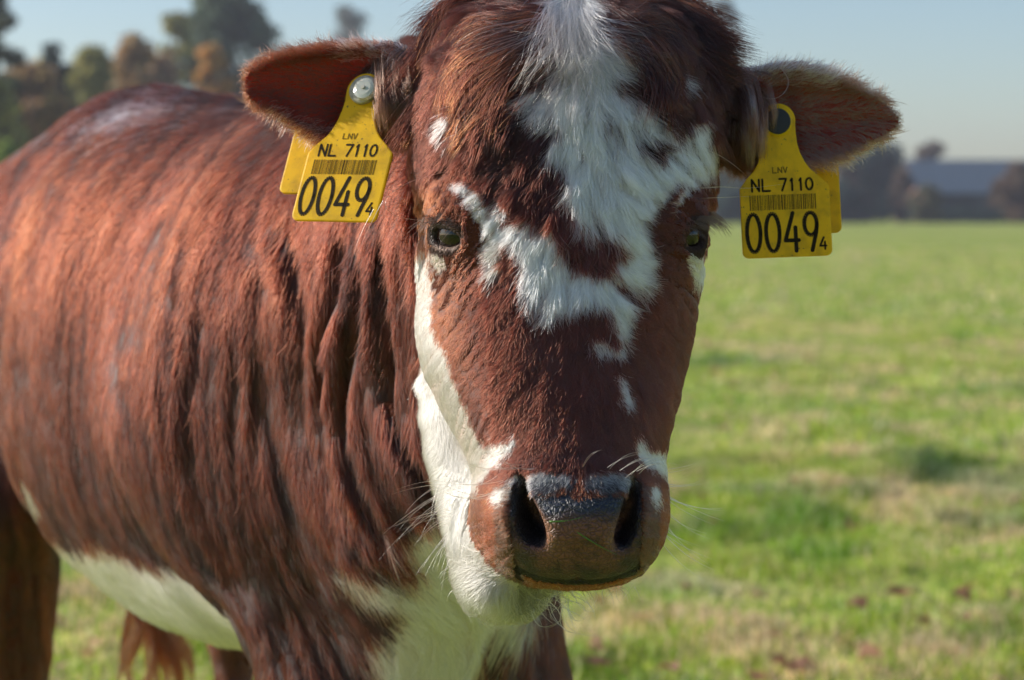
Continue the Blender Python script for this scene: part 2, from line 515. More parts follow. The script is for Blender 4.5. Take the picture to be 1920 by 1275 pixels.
def barn():
    D = 150.0; m = D / FPX
    x0, x1 = (1718 - 960) * m, (2330 - 960) * m
    ze, zr = H + (392 - 360) * m, H + (392 - 297) * m
    root = empty('barn', ((x0 + x1) / 2, D + 5, 0))
    tag(root, 'long low barn with a blue grey roof on the horizon at right', 'barn')
    Mw = principled('barn_wall', (0.035, 0.05, 0.065), 0.8, noise=(1.5, .6, (0.06, 0.065, 0.07)))
    Mr = principled('barn_roof', (0.055, 0.085, 0.12), 0.6, noise=(0.8, .5, (0.05, 0.07, 0.09)))
    Mb = principled('barn_brick', (0.20, 0.10, 0.075), 0.9)
    vs, fs = [], []
    box(vs, fs, x0 + .3, x1, D, D + 11, -.2, ze)
    mesh_obj('wall', vs, fs, Mw, root)
    # gable end
    b = [(x0 + .28, D, -.2), (x0 + .28, D + 11, -.2), (x0 + .28, D + 11, ze), (x0 + .28, D + 5.5, zr - .1), (x0 + .28, D, ze)]
    c = [(x + .25, y, z) for x, y, z in b]
    mesh_obj('gable', b + c, [(0, 1, 2, 3, 4), (9, 8, 7, 6, 5)] + [(i, (i + 1) % 5 + 0, (i + 1) % 5 + 5, i + 5) for i in range(5)], Mb, root)
    # roof slopes with sheets
    nshe = 16
    for side in (0, 1):
        for i in range(nshe):
            xa = x0 + (x1 - x0) * i / nshe + .02; xb = x0 + (x1 - x0) * (i + 1) / nshe - .02
            ya, yb = (D - .5, D + 5.5) if side == 0 else (D + 11.5, D + 5.5)
            za = ze - .1
            v = [(xa, ya, za), (xb, ya, za), (xb, yb, zr), (xa, yb, zr)]
            v += [(x, y, z - .06) for x, y, z in v]
            mesh_obj('roof_sheet', v, [(0, 1, 2, 3), (7, 6, 5, 4), (0, 4, 5, 1), (1, 5, 6, 2), (2, 6, 7, 3), (3, 7, 4, 0)], Mr, root)
    # doors
    Md = principled('barn_door', (0.02, 0.025, 0.03), .8)
    for i in range(5):
        a = x0 + 2.2 + i * 5.0
        vs, fs = [], []
        box(vs, fs, a, a + 2.4, D - .06, D - .003, -.1, ze - .35)
        mesh_obj('door', vs, fs, Md, root)
barn()

# ------------------------------------------------------------------ air
def haze():
    vs, fs = [], []
    box(vs, fs, -400, 400, -20, 420, -1.3, 17)
    m, n, out = newmat('haze_air')
    v = n.nodes.new('ShaderNodeVolumePrincipled')
    v.inputs['Density'].default_value = .0009
    v.inputs['Color'].default_value = (.88, .87, 1.0, 1)
    v.inputs['Anisotropy'].default_value = .3
    n.links.new(v.outputs[0], out.inputs['Volume'])
    tag(mesh_obj('haze', vs, fs, m), kind='stuff')
haze()

# ================================================================== COW
# ---- body form as a signed distance field, polygonised into ONE continuous mesh
def smin(a, b, k):
    h = np.maximum(k - np.abs(a - b), 0) / k
    return np.minimum(a, b) - h * h * k * 0.25

def smax(a, b, k):
    return -smin(-a, -b, k)

def rcone(p, a, b, r1, r2):
    a = np.asarray(a, np.float32); b = np.asarray(b, np.float32)
    ba = b - a; l2 = float(ba @ ba); rr = r1 - r2; a2 = l2 - rr * rr; il2 = 1.0 / l2
    x, y, z = p[0] - a[0], p[1] - a[1], p[2] - a[2]
    yy = x * ba[0] + y * ba[1] + z * ba[2]
    zz = yy - l2
    x2 = (x * l2 - ba[0] * yy) ** 2 + (y * l2 - ba[1] * yy) ** 2 + (z * l2 - ba[2] * yy) ** 2
    y2 = yy * yy * l2; z2 = zz * zz * l2
    k = np.sign(rr) * rr * rr * x2
    c1 = np.sign(zz) * a2 * z2 > k
    c2 = np.sign(yy) * a2 * y2 < k
    return np.where(c1, np.sqrt(x2 + z2) * il2 - r2, np.where(c2, np.sqrt(x2 + y2) * il2 - r1, (np.sqrt(np.maximum(x2 * a2 * il2, 0)) + yy * rr) * il2 - r1))

def ellip(p, c, r, R=None):
    d = [p[i] - c[i] for i in range(3)]
    if R is not None:
        d = [d[0] * R[i][0] + d[1] * R[i][1] + d[2] * R[i][2] for i in range(3)]
    k0 = np.sqrt((d[0] / r[0]) ** 2 + (d[1] / r[1]) ** 2 + (d[2] / r[2]) ** 2)
    k1 = np.sqrt((d[0] / r[0] ** 2) ** 2 + (d[1] / r[1] ** 2) ** 2 + (d[2] / r[2] ** 2) ** 2)
    return k0 * (k0 - 1) / np.maximum(k1, 1e-6)

def gproj(p):
    x, y, z = p[0], p[1], p[2] - H
    dF = y * CP - z * SP
    dU = y * SP + z * CP
    return 960 + FPX * x / dF, 637.5 - FPX * dU / dF

# head rows: row, left, right, depth of the widest section, front bulge, back bulge, squareness
HR = np.array([
    [-22, 1030, 1115, 1.418, .006, .01, 2.0],
    [-14,  960, 1190, 1.417, .030, .05, 2.1],
    [0,    900, 1240, 1.414, .048, .08, 2.2],
    [28,   856, 1276, 1.408, .064, .09, 2.3],
    [100,  812, 1316, 1.396, .080, .10, 2.4],
    [200,  786, 1340, 1.384, .086, .10, 2.5],
    [300,  782, 1334, 1.373, .086, .10, 2.5],
    [370,  786, 1326, 1.364, .085, .10, 2.5],
    [440,  790, 1316, 1.354, .083, .10, 2.45],
    [520,  784, 1312, 1.343, .080, .095, 2.3],
    [600,  780, 1300, 1.331, .078, .085, 2.15],
    [650,  784, 1292, 1.323, .076, .078, 2.1],
    [700,  797, 1282, 1.315, .074, .07, 2.1],
    [750,  820, 1272, 1.306, .072, .065, 2.1],
    [800,  845, 1260, 1.298, .070, .06, 2.15],
    [850,  872, 1246, 1.290, .069, .055, 2.2],
    [890,  888, 1246, 1.284, .071, .05, 2.4],
    [930,  886, 1252, 1.280, .076, .05, 2.6],
    [970,  885, 1254, 1.277, .079, .05, 2.7],
    [1010, 896, 1248, 1.276, .077, .048, 2.6],
    [1045, 922, 1232, 1.275, .070, .045, 2.5],
    [1075, 958, 1206, 1.272, .058, .04, 2.4],
    [1095, 1000, 1170, 1.268, .040, .03, 2.2],
    [1106, 1050, 1120, 1.264, .015, .015, 2.0]], np.float32)
JR = np.array([
    [640,  850, 1180, 1.401, .02, .03, 2.0],
    [665,  822, 1215, 1.396, .040, .04, 2.1],
    [700,  796, 1235, 1.389, .050, .05, 2.2],
    [760,  790, 1235, 1.381, .052, .05, 2.3],
    [830,  800, 1220, 1.369, .050, .05, 2.3],
    [900,  822, 1205, 1.355, .050, .05, 2.3],
    [960,  836, 1190, 1.343, .050, .048, 2.3],
    [1020, 854, 1120, 1.329, .050, .045, 2.3],
    [1065, 860, 1070, 1.321, .046, .040, 2.3],
    [1100, 870, 1035, 1.315, .040, .034, 2.2],
    [1128, 892, 1010, 1.311, .028, .025, 2.0],
    [1143, 930, 975, 1.309, .008, .01, 2.0]], np.float32)

def rows(T, py):
    t = T[:, 0]
    return [np.interp(py, t, T[:, i]).astype(np.float32) for i in range(1, 7)]

def loft_px(p, T):
    px, py = gproj(p)
    xl, xr, yc, bf, bb, n = rows(T, py)
    cx = (xl + xr) / 2; a = (xr - xl) / 2
    dv = p[1] - yc
    b = np.where(dv < 0, bf, bb)
    u = np.abs(px - cx) / a; v = np.abs(dv) / b
    r = (u ** n + v ** n + 1e-9) ** (1 / n)
    am = a * p[1] / FPX
    d = (r - 1) * np.minimum(am, b)
    t0, t1 = T[0, 0], T[-1, 0]
    ends = np.maximum(t0 - py, py - t1) * 1.3 / FPX
    return np.maximum(d, ends)

def face_Y(px, py):
    """front surface depth of the head at photo position"""
    xl, xr, yc, bf, bb, n = rows(HR, py)
    u = np.clip(np.abs(px - (xl + xr) / 2) / ((xr - xl) / 2), 0, 0.985)
    return yc - bf * (1 - u ** n) ** (1 / n)

# trunk, world frame
BO = np.array([-.085, 1.66]); BA = np.array([-.44, .898]); BA = BA / np.linalg.norm(BA); BL = np.array([BA[1], -BA[0]])
TR = np.array([   # s, top, bottom, left half width (cow's right, -x), other half width, squareness   (heights relative to H)
    [-.14, -.06, -.20, .02, .03, 2.0],
    [-.10, .02, -.33, .045, .08, 2.1],
    [-.02, .10, -.41, .095, .12, 2.1],
    [.07, .120, -.43, .150, .16, 2.2],
    [.20, .098, -.43, .205, .20, 2.3],
    [.34, .104, -.44, .240, .235, 2.3],
    [.50, .114, -.44, .258, .25, 2.25],
    [.64, .122, -.42, .245, .25, 2.1],
    [.76, .145, -.36, .215, .23, 1.9],
    [.86, .145, -.28, .180, .20, 1.8],
    [.94, .110, -.20, .130, .15, 1.8],
    [1.0, .04, -.10, .05, .05, 2.0]], np.float32)

def trunk_fn(p):
    dx, dy = p[0] - BO[0], p[1] - BO[1]
    s = dx * BA[0] + dy * BA[1]
    l = dx * BL[0] + dy * BL[1]
    z = p[2] - H
    top, bot, wl, wr, n = [np.interp(s, TR[:, 0], TR[:, i]).astype(np.float32) for i in range(1, 6)]
    cz = (top + bot) / 2 + .02; b = np.where(z > cz, top - cz, cz - bot)
    w = np.where(l < 0, wl, wr)
    r = ((np.abs(l) / w) ** n + (np.abs(z - cz) / b) ** n + 1e-9) ** (1 / n)
    d = (r - 1) * np.minimum(w, b)
    return np.maximum(d, np.maximum(TR[0, 0] - s, s - TR[-1, 0]))

def B(s, l, z):
    q = BO + BA * s + BL * l
    return (q[0], q[1], H + z)

# ears: px stations, upper row, lower row
EL = np.array([[455, 152, 162], [460, 138, 180], [470, 127, 191], [490, 115, 203], [520, 103, 214], [545, 98, 232], [575, 92, 251], [605, 87, 263],
               [640, 83, 268], [680, 80, 268], [720, 86, 262], [750, 100, 245], [785, 125, 225]], np.float32)
ER = np.array([[1350, 165, 250], [1385, 146, 285], [1420, 130, 305], [1450, 124, 311], [1490, 122, 311], [1530, 130, 308], [1560, 139, 303],
               [1585, 150, 293], [1605, 158, 282], [1640, 177, 267], [1665, 193, 255], [1680, 208, 245], [1688, 224, 232]], np.float32)
def ear_fn(p, T, cup_px, cup_v, Ye):
    px, py = gproj(p)
    yu = np.interp(px, T[:, 0], T[:, 1]).astype(np.float32); yl = np.interp(px, T[:, 0], T[:, 2]).astype(np.float32)
    mid = (yu + yl) / 2; hw = (yl - yu) / 2
    wn = (py - mid) / hw
    sc = 1.39 / FPX
    cup = np.interp(px, cup_px, cup_v).astype(np.float32)
    ye = np.interp(px, Ye[0], Ye[1]).astype(np.float32)
    wc = np.clip(wn, -1.1, 1.1)
    ym = ye + cup * (1 - wc * wc)
    ym = ym + .0016 * np.sin(wn * 9 + px * .012) * (np.abs(wn) < .8)
    sl = 2 * cup * np.abs(wc) / (hw * sc)
    d1 = np.abs(p[1] - ym) / np.sqrt(1 + sl * sl) - 0.0042
    d2 = (np.abs(wn) - 1) * hw * sc + 0.001
    d3 = np.maximum(T[0, 0] - px, px - T[-1, 0]) * sc
    return np.maximum(smax(d1, d2, .005), d3)
earL = lambda p: ear_fn(p, EL, [455, 520, 600, 680, 780], [.004, .013, .019, .021, .018], ([455, 620, 780], [1.374, 1.374, 1.385]))
earR = lambda p: ear_fn(p, ER, [1350, 1450, 1520, 1600, 1688], [.02, .019, .019, .012, .003], ([1350, 1500, 1688], [1.390, 1.379, 1.395]))

def step_axis(segs):
    out = [segs[0][0]]
    for a, b, st in segs:
        while out[-1] < b - 1e-9:
            out.append(out[-1] + st)
    return np.array(out, np.float32)
AX = step_axis([(-.92, -.23, .009), (-.23, .30, .003), (.30, .34, .009)])
AY = step_axis([(1.15, 1.47, .003), (1.47, 1.75, .006), (1.75, 2.80, .009)])
AZ = step_axis([(-.03, .69, .009), (.69, 1.19, .003), (1.19, 1.22, .006)])
D = np.full((len(AX), len(AY), len(AZ)), 1.0, np.float32)

def apply(fn, lo, hi, k, mode='add'):
    i0, i1 = np.searchsorted(AX, lo[0] - k), np.searchsorted(AX, hi[0] + k)
    j0, j1 = np.searchsorted(AY, lo[1] - k), np.searchsorted(AY, hi[1] + k)
    k0, k1 = np.searchsorted(AZ, lo[2] - k), np.searchsorted(AZ, hi[2] + k)
    if i1 <= i0 or j1 <= j0 or k1 <= k0: return
    p = (AX[i0:i1, None, None], AY[None, j0:j1, None], AZ[None, None, k0:k1])
    d = fn(p)
    sub = D[i0:i1, j0:j1, k0:k1]
    D[i0:i1, j0:j1, k0:k1] = smin(sub, d, k) if mode == 'add' else smax(sub, -d, k)

def cone(a, b, r1, r2, k=.03, mode='add'):
    a = np.array(a); b = np.array(b); r = max(r1, r2) + .03
    apply(lambda p: rcone(p, a, b, r1, r2), np.minimum(a, b) - r, np.maximum(a, b) + r, k, mode)

# trunk, rump, shoulders, legs
apply(trunk_fn, (-.90, 1.45, .50), (.30, 2.75, 1.20), .03)
cone(B(.80, -.13, -.05), B(.93, -.09, -.10), .10, .09, .06)        # right hip
cone(B(.80, .13, .02), B(.93, .10, -.06), .11, .10, .06)
cone(B(.10, -.085, -.04), B(.14, -.12, -.18), .080, .095, .07)       # right shoulder
cone(B(.02, .10, .00), B(.08, .10, -.20), .08, .085, .05)
cone(B(.10, -.122, -.18), B(.03, -.103, -.345), .092, .046, .04)     # upper arm
cone(B(.02, -.100, -.34), B(-.03, -.095, -.47), .048, .043, .03)
cone(B(-.03, -.095, -.47), (-.175, 1.665, H - .67), .046, .034, .02)
cone((-.175, 1.665, H - .67), (-.175, 1.68, H - .90), .034, .025, .02)
cone((-.175, 1.68, H - .90), (-.175, 1.64, H - .97), .030, .036, .02)
cone(B(.06, .08, -.24), (.000, 1.72, H - .42), .075, .050, .05)    # left fore leg
cone((.000, 1.72, H - .42), (-.008, 1.70, H - .67), .044, .033, .02)
cone((-.008, 1.70, H - .67), (-.005, 1.72, H - .90), .033, .025, .02)
cone((-.005, 1.72, H - .90), (-.005, 1.68, H - .97), .030, .036, .02)
cone((-.565, 2.40, H - .10), (-.605, 2.30, H - .33), .115, .080, .06)   # right hind leg
cone((-.605, 2.30, H - .33), (-.618, 2.36, H - .60), .072, .040, .03)
cone((-.618, 2.36, H - .60), (-.61, 2.34, H - .90), .037, .027, .02)
cone((-.61, 2.34, H - .90), (-.61, 2.30, H - .97), .031, .038, .02)
cone((-.37, 2.47, H - .08), (-.352, 2.40, H - .32), .125, .070, .06)    # left hind leg
cone((-.352, 2.40, H - .32), (-.364, 2.50, H - .56), .058, .030, .03)
cone((-.364, 2.50, H - .56), (-.360, 2.47, H - .90), .028, .024, .02)
cone((-.360, 2.47, H - .90), (-.360, 2.43, H - .97), .030, .037, .02)
cone((-.50, 2.56, H + .10), (-.515, 2.66, H + .00), .03, .022, .03)     # tail
cone((-.515, 2.66, H + .00), (-.502, 2.66, H - .50), .022, .012, .02)
# brisket and neck
cone((-.060, 1.58, H - .27), (-.080, 1.64, H - .40), .088, .072, .06)
cone((-.12, 1.70, H - .24), (-.13, 1.71, H - .36), .06, .055, .07)
cone((.030, 1.48, H + .060), (-.070, 1.70, H + .088), .050, .052, .04)
cone((.020, 1.46, H - .04), (-.100, 1.77, H - .10), .085, .140, .06)
cone((-.005, 1.45, H - .16), (-.095, 1.67, H - .25), .065, .105, .06)
cone(B(.07, -.085, -.055), (.005, 1.49, H + .00), .080, .075, .06)    # flat side of the neck running into the shoulder
cone(B(.08, -.095, -.13), (-.005, 1.50, H - .09), .098, .075, .07)
cone(B(.09, -.105, -.24), (-.020, 1.53, H - .20), .088, .072, .07)
# head
hb = ((-.12, 1.16, .72), (.22, 1.54, 1.20))
apply(lambda p: loft_px(p, HR), *hb, .022)
apply(lambda p: loft_px(p, JR), (-.12, 1.22, .66), (.16, 1.50, .98), .016)
nL = np.array([-.62, -.78, .04]); nL /= np.linalg.norm(nL)
nR = np.array([.80, -.60, .04]); nR /= np.linalg.norm(nR)
eL = P(846, 440, float(face_Y(846., 440.))) - nL * .0115
eR = P(1292, 440, float(face_Y(1290., 440.))) - nR * .0115
ER_ = .0175
for c, n, sx in ((eL, nL, -1), (eR, nR, 1)):
    cone(c + n * .001, c + n * .0011, .0215, .0215, .016)
    tt = norm(np.cross([0, 0, 1.0], n))                                  # brow ridge
    br = c - n * .004 + np.array([0, 0, .019])
    cone(br - tt * .010, br + tt * .010, .0125, .0125, .016)
# ears
apply(earL, (-.24, 1.33, .99), (-.05, 1.46, 1.13), .008)
apply(earR, (.13, 1.34, .97), (.30, 1.46, 1.12), .008)
def vell(px, py, Y, hw, hh, dep, k=.012):
    c = P(px, py, Y); s = Y / FPX
    r = (hw * s, dep, hh * s)
    m = max(r) + .01
    apply(lambda p: ellip(p, c, r), c - m, c + m, k)
vell(748, 172, 1.392, 42, 80, .020)
vell(1380, 222, 1.400, 38, 80, .020)
cone(P(835, 170, 1.41), P(755, 172, 1.395), .030, .024, .015)
cone(P(1300, 200, 1.415), P(1375, 215, 1.40), .030, .026, .015)
# eye openings
for c, n, sx in ((eL, nL, -1), (eR, nR, 1)):
    up = np.array([0, 0, 1.0]); t = norm(np.cross(up, n)); u2 = np.cross(n, t)
    a = math.radians(12) * sx                                            # the slit drops towards the nose
    t2 = math.cos(a) * t + math.sin(a) * u2; u3 = -math.sin(a) * t + math.cos(a) * u2
    R = [t2, u3, n]
    cc = c + n * .0175 - u3 * .0008
    apply(lambda p: ellip(p, cc, (.0140, .0088, .016), R), cc - .03, cc + .03, .003, 'cut')
# thick lid margins
for c, n, sx in ((eL, nL, -1), (eR, nR, 1)):
    up = np.array([0, 0, 1.0]); t = norm(np.cross(up, n)); u2 = np.cross(n, t); a = math.radians(12) * sx
    t2 = math.cos(a) * t + math.sin(a) * u2; u3 = -math.sin(a) * t + math.cos(a) * u2
    for sgn, hh_, rr_ in ((1, .0078, .0030), (-1, .0094, .0019)):
        q_ = []
        for i in range(9):
            x_ = .0148 * math.cos(math.pi * i / 8); y_ = sgn * hh_ * math.sin(math.pi * i / 8) - .0008
            q_.append(c + t2 * x_ + u3 * y_ + n * math.sqrt(max(1e-6, .0190 ** 2 - x_ * x_ - y_ * y_)))
        for a_, b_ in zip(q_[:-1], q_[1:]): cone(a_, b_, rr_, rr_, .003)
# nostrils
def nostril(path, inx):
    for (px, py, r, dd) in path:
        y0 = float(face_Y(float(px), float(py)))
        a = P(px, py, y0 - .004); b = P(px + inx, py - 22, y0 + dd)
        cone(a, b, r * .00030, r * .00020, .006, 'cut')
nostril([(972, 908, 8, .012), (973, 928, 12, .018), (976, 948, 16, .024), (984, 968, 20, .030), (993, 986, 23, .036), (1000, 1002, 22, .036), (1002, 1014, 18, .030), (978, 990, 22, .014), (985, 1010, 18, .016)], 16)
nostril([(1194, 912, 7, .012), (1193, 932, 11, .016), (1189, 952, 14, .022), (1182, 972, 17, .028), (1175, 992, 18, .034), (1170, 1010, 17, .034), (1169, 1022, 13, .026), (1184, 1000, 17, .012)], -14)
# mouth line
ml = [(968, 1066), (1000, 1082), (1040, 1092), (1080, 1095), (1125, 1093), (1165, 1084), (1200, 1066)]
for (a, b) in zip(ml[:-1], ml[1:]):
    ya, yb = float(face_Y(float(a[0]), float(a[1]))), float(face_Y(float(b[0]), float(b[1])))
    cone(P(*a, ya - .001), P(*b, yb - .001), .0030, .0030, .002, 'cut')

g = vdb.FloatGrid(background=4.0)
g.copyFromArray(np.clip(D / .003, -4, 4).astype(np.float32))
vp, vt, vq = g.convertToPolygons(isovalue=0.0)
del D, g
V = np.stack([np.interp(vp[:, i], np.arange(len(A)), A) for i, A in enumerate((AX, AY, AZ))], -1)
Q = np.asarray(vq, np.int64)
if len(vt): Q = np.concatenate([Q, np.concatenate([vt, vt[:, 2:3]], 1)])

def vert_normals(V, Q):
    e1 = V[Q[:, 2]] - V[Q[:, 0]]; e2 = V[Q[:, 3]] - V[Q[:, 1]]
    fn = np.cross(e1, e2)
    N = np.zeros_like(V)
    for i in range(4): 
        for c in range(3): N[:, c] += np.bincount(Q[:, i], fn[:, c], len(V))
    return norm(N), fn
def lap(V, Q, it, lam=.5, w=None):
    E = np.concatenate([Q[:, [0, 1]], Q[:, [1, 2]], Q[:, [2, 3]], Q[:, [3, 0]]])
    deg = np.maximum(np.bincount(E[:, 0], minlength=len(V)) + np.bincount(E[:, 1], minlength=len(V)), 1)
    for _ in range(it):
        S = np.stack([np.bincount(E[:, 0], V[E[:, 1], c], len(V)) + np.bincount(E[:, 1], V[E[:, 0], c], len(V)) for c in range(3)], -1) / deg[:, None]
        V = V + lam * (S - V) * (1 if w is None else w[:, None])
    return V
V = lap(V, Q, 2)
N, fn = vert_normals(V, Q)
# orient outwards (test: top of the trunk must point up)
it = np.argmax(V[:, 2] * (np.abs(V[:, 1] - 2.3) < .1))
if N[it, 2] < 0:
    Q = Q[:, ::-1].copy(); N = -N

# ---- region masks per vertex
def comps(V):
    p = (V[:, 0].astype(np.float32), V[:, 1].astype(np.float32), V[:, 2].astype(np.float32))
    dh = loft_px(p, HR); dj = loft_px(p, JR)
    de = np.minimum(earL(p), earR(p))
    c1 = P(748, 172, 1.388); c2 = P(1378, 222, 1.396)
    db = np.minimum(ellip(p, c1, (.018, .026, .034)), ellip(p, c2, (.018, .026, .033)))
    db = np.minimum(db, np.minimum(rcone(p, P(835, 170, 1.41), P(755, 172, 1.395), .030, .024), rcone(p, P(1300, 200, 1.415), P(1375, 215, 1.40), .030, .026)))
    return dh, dj, de, db
dh, dj, de, db = comps(V)
PX, PY = proj(V)
isear = (de < .0035) & (de < dh) & (V[:, 1] < 1.48)
isbase = (db < .004) & (db < dh) & ~isear & (V[:, 1] < 1.44)
ishead = ((np.minimum(dh, dj) < .010) & (V[:, 1] < 1.47)) | isear | isbase | (np.linalg.norm(V - eL, axis=1) < .03) | (np.linalg.norm(V - eR, axis=1) < .03)

# ---- skin folds of the neck and shoulder, relief of the trunk
def polydist(px, py, line):
    """signed horizontal distance in photo px from a near-vertical polyline (rows ascending)"""
    r = np.array(line, float)
    return px - np.interp(py, r[:, 1], r[:, 0]), smooth01(py, r[0, 1] - 40, r[0, 1] + 30) * (1 - smooth01(py, r[-1, 1] - 30, r[-1, 1] + 40))
folds = [  # valley lines and their depth / width
    ([(668, 430), (640, 560), (611, 623), (602, 720), (606, 818), (621, 890), (640, 939), (668, 990)], .0075, 12),
    ([(700, 430), (689, 511), (672, 613), (655, 700), (640, 803), (650, 866), (675, 939), (705, 995)], .0065, 13),
    ([(745, 430), (735, 526), (738, 652), (733, 750), (762, 818), (791, 895), (800, 930)], .0085, 12),
    ([(560, 420), (572, 560), (570, 700), (575, 800), (600, 900), (630, 980)], .004, 15),
    ([(505, 440), (490, 620), (492, 760), (520, 900), (545, 1010), (580, 1080)], .003, 16),
    ([(372, 560), (366, 640), (352, 760), (352, 860), (368, 950), (400, 1040), (440, 1120)], .0035, 24)]
bd = ~ishead & (V[:, 1] < 2.1)
disp = np.zeros(len(V))
for line, dep, wd in folds:
    dx, f = polydist(PX, PY, line)
    disp += np.where(bd, -dep * f * np.exp(-(dx / wd) ** 2) + dep * .35 * f * np.exp(-((np.abs(dx) - 2.2 * wd) / wd) ** 2), 0)
lc = (V[:, :2] - BO) @ BL; sc_ = (V[:, :2] - BO) @ BA
q = np.stack([sc_ * 22, lc * 8, V[:, 2] * 3.0], -1)
bodyw = (~ishead).astype(float) * smooth01(V[:, 2], .45, .6)
disp += bodyw * (.0028 * vnoise(q, 3) + .0010 * vnoise(q * 2.3, 4))
disp += bodyw * .010 * vnoise(np.stack([sc_ * 5, lc * 3, V[:, 2] * 4], -1), 8)
V = V + N * disp[:, None]
V = lap(V, Q, 1, .5, (~ishead).astype(float))
# face relief: slight bone and muscle relief
hd = ishead & ~isear & ~isbase
V[hd] += N[hd] * (.0014 * vnoise(V[hd] * 22, 6))[:, None]
pf = np.exp(-((PX - 1084) / 9) ** 2) * smooth01(PY, 990, 1030) * (1 - smooth01(PY, 1085, 1100)) * (V[:, 1] < 1.25) * hd
V = V + N * (-.0022 * pf)[:, None]
pl = smooth01(PY, 925, 950) * (1 - smooth01(PY, 1000, 1040)) * np.exp(-((PX - 1088) / 60) ** 4) * (V[:, 1] < 1.25) * hd
V = V + N * (.0025 * pl)[:, None]
# fleshy lateral wings of the nostrils bulge, groove between nose pad and wing
N, fn = vert_normals(V, Q)

# ---- coat pattern (brown / white), given as patches on the animal
W_HEAD = [
 # blaze, upper part
 [(1064, -60), (1104, -60), (1100, 60), (1150, 78), (1195, 92), (1180, 110), (1140, 118), (1128, 140), (1155, 162), (1180, 168), (1215, 185), (1235, 215), (1255, 214),
  (1278, 195), (1300, 200), (1318, 215), (1328, 245), (1332, 275), (1318, 300), (1312, 320), (1300, 345), (1285, 365), (1268, 395), (1258, 402), (1262, 370), (1275, 335),
  (1262, 325), (1240, 328), (1222, 350), (1205, 370), (1192, 395), (1180, 415), (1196, 450), (1205, 475), (1200, 500), (1185, 525), (1172, 548), (1165, 580), (1160, 608),
  (1150, 620), (1140, 590), (1128, 560), (1110, 548), (1088, 552), (1070, 562), (1048, 575), (1030, 592), (1015, 590), (1004, 565), (996, 540), (988, 515), (992, 480),
  (978, 445), (960, 440), (952, 470), (952, 500), (938, 522), (925, 500), (915, 465), (905, 440), (890, 410), (878, 388), (862, 362), (846, 338), (866, 334), (895, 346),
  (918, 362), (930, 385), (960, 405), (975, 392), (1000, 396), (1030, 402), (1048, 425), (1062, 465), (1090, 488), (1120, 492), (1140, 478), (1146, 448), (1135, 425),
  (1108, 412), (1085, 398), (1074, 380), (1066, 340), (1070, 300), (1045, 280), (1030, 262), (1050, 240), (1058, 222), (1040, 210), (1020, 205), (1000, 180), (1010, 165),
  (1030, 145), (1060, 130), (1062, 80)],
 [(848, 225), (858, 195), (870, 182), (882, 188), (878, 225), (866, 242), (856, 240)],
 [(905, 232), (918, 212), (932, 206), (925, 225), (910, 236)],
 [(1212, 130), (1230, 118), (1258, 124), (1262, 138), (1240, 140), (1225, 150), (1208, 145)],
 [(945, 400), (966, 388), (972, 372), (960, 358), (952, 365), (940, 385)],
 [(1103, 622), (1118, 618), (1150, 640), (1160, 600), (1166, 640), (1160, 660), (1128, 648), (1118, 660), (1108, 640)],
 [(1146, 695), (1156, 690), (1166, 712), (1178, 748), (1168, 757), (1156, 735)],
 # left cheek stripe running from the eye to the nostril
 [(760, 455), (782, 440), (798, 480), (812, 530), (815, 600), (822, 640), (842, 652), (850, 700), (868, 745), (884, 790), (905, 832), (935, 822), (962, 812), (978, 808),
  (970, 832), (950, 860), (920, 880), (900, 905), (888, 935), (872, 905), (850, 870), (820, 800), (790, 740), (765, 680), (745, 600), (745, 500)],
 [(800, 480), (818, 470), (838, 478), (836, 500), (825, 512), (812, 500)],
 # right cheek stripe
 [(1184, 818), (1190, 806), (1208, 828), (1235, 838), (1258, 830), (1275, 790), (1295, 700), (1330, 650), (1330, 900), (1262, 960), (1252, 905), (1236, 880), (1210, 868), (1188, 850)],
 [(1288, 480), (1300, 468), (1316, 462), (1330, 480), (1320, 520), (1306, 545), (1297, 520), (1290, 500)],
 # above the nose pad
 [(990, 886), (1030, 880), (1078, 884), (1084, 902), (1060, 915), (1030, 925), (1000, 925), (986, 905)],
 [(1094, 886), (1130, 882), (1186, 884), (1190, 905), (1160, 920), (1120, 922), (1096, 910)],
 [(950, 900), (972, 886), (990, 892), (970, 905), (955, 912)],
 [(928, 922), (946, 906), (962, 912), (958, 930), (944, 945), (926, 944)],
 [(1216, 905), (1228, 902), (1236, 925), (1234, 948), (1224, 952), (1216, 930)],
]
B_HEAD = [[(1172, 242), (1188, 228), (1208, 232), (1222, 262), (1218, 280), (1196, 272), (1180, 258)],
          [(1078, 884), (1096, 884), (1094, 930), (1084, 930)]]
JAWW = [(745, 630), (860, 630), (900, 900), (980, 1040), (1100, 1060), (1100, 1300), (1000, 1300), (960, 1168), (925, 1178), (890, 1160), (856, 1100), (840, 1150), (700, 1150)]
W_BODY = [
 [(600, 1028), (612, 1026), (660, 1048), (700, 1062), (760, 1068), (748, 1020), (735, 985), (760, 960), (800, 950), (1000, 900), (1000, 1160), (935, 1185), (905, 1230), (885, 1300),
  (700, 1320), (688, 1230), (668, 1180), (690, 1188), (708, 1165), (715, 1110), (690, 1095), (650, 1082), (625, 1052)],
 [(36, 870), (44, 880), (54, 918), (48, 922), (36, 890), (30, 872)],
]

def belly_white(p):
    """white underline of the barrel, in the trunk's own frame"""
    dx, dy = p[:, 0] - BO[0], p[:, 1] - BO[1]
    s = dx * BA[0] + dy * BA[1]; z = p[:, 2] - H
    l = dx * BL[0] + dy * BL[1]
    lim = np.interp(s, [.0, .15, .3, .45, .6, .70], [-.365, -.315, -.315, -.335, -.350, -.36])
    return (z < lim) & (s > .10) & (s < .70) & (z > -.46) & (l > np.interp(s, [.5, .6, .7], [-.3, -.17, -.12]))

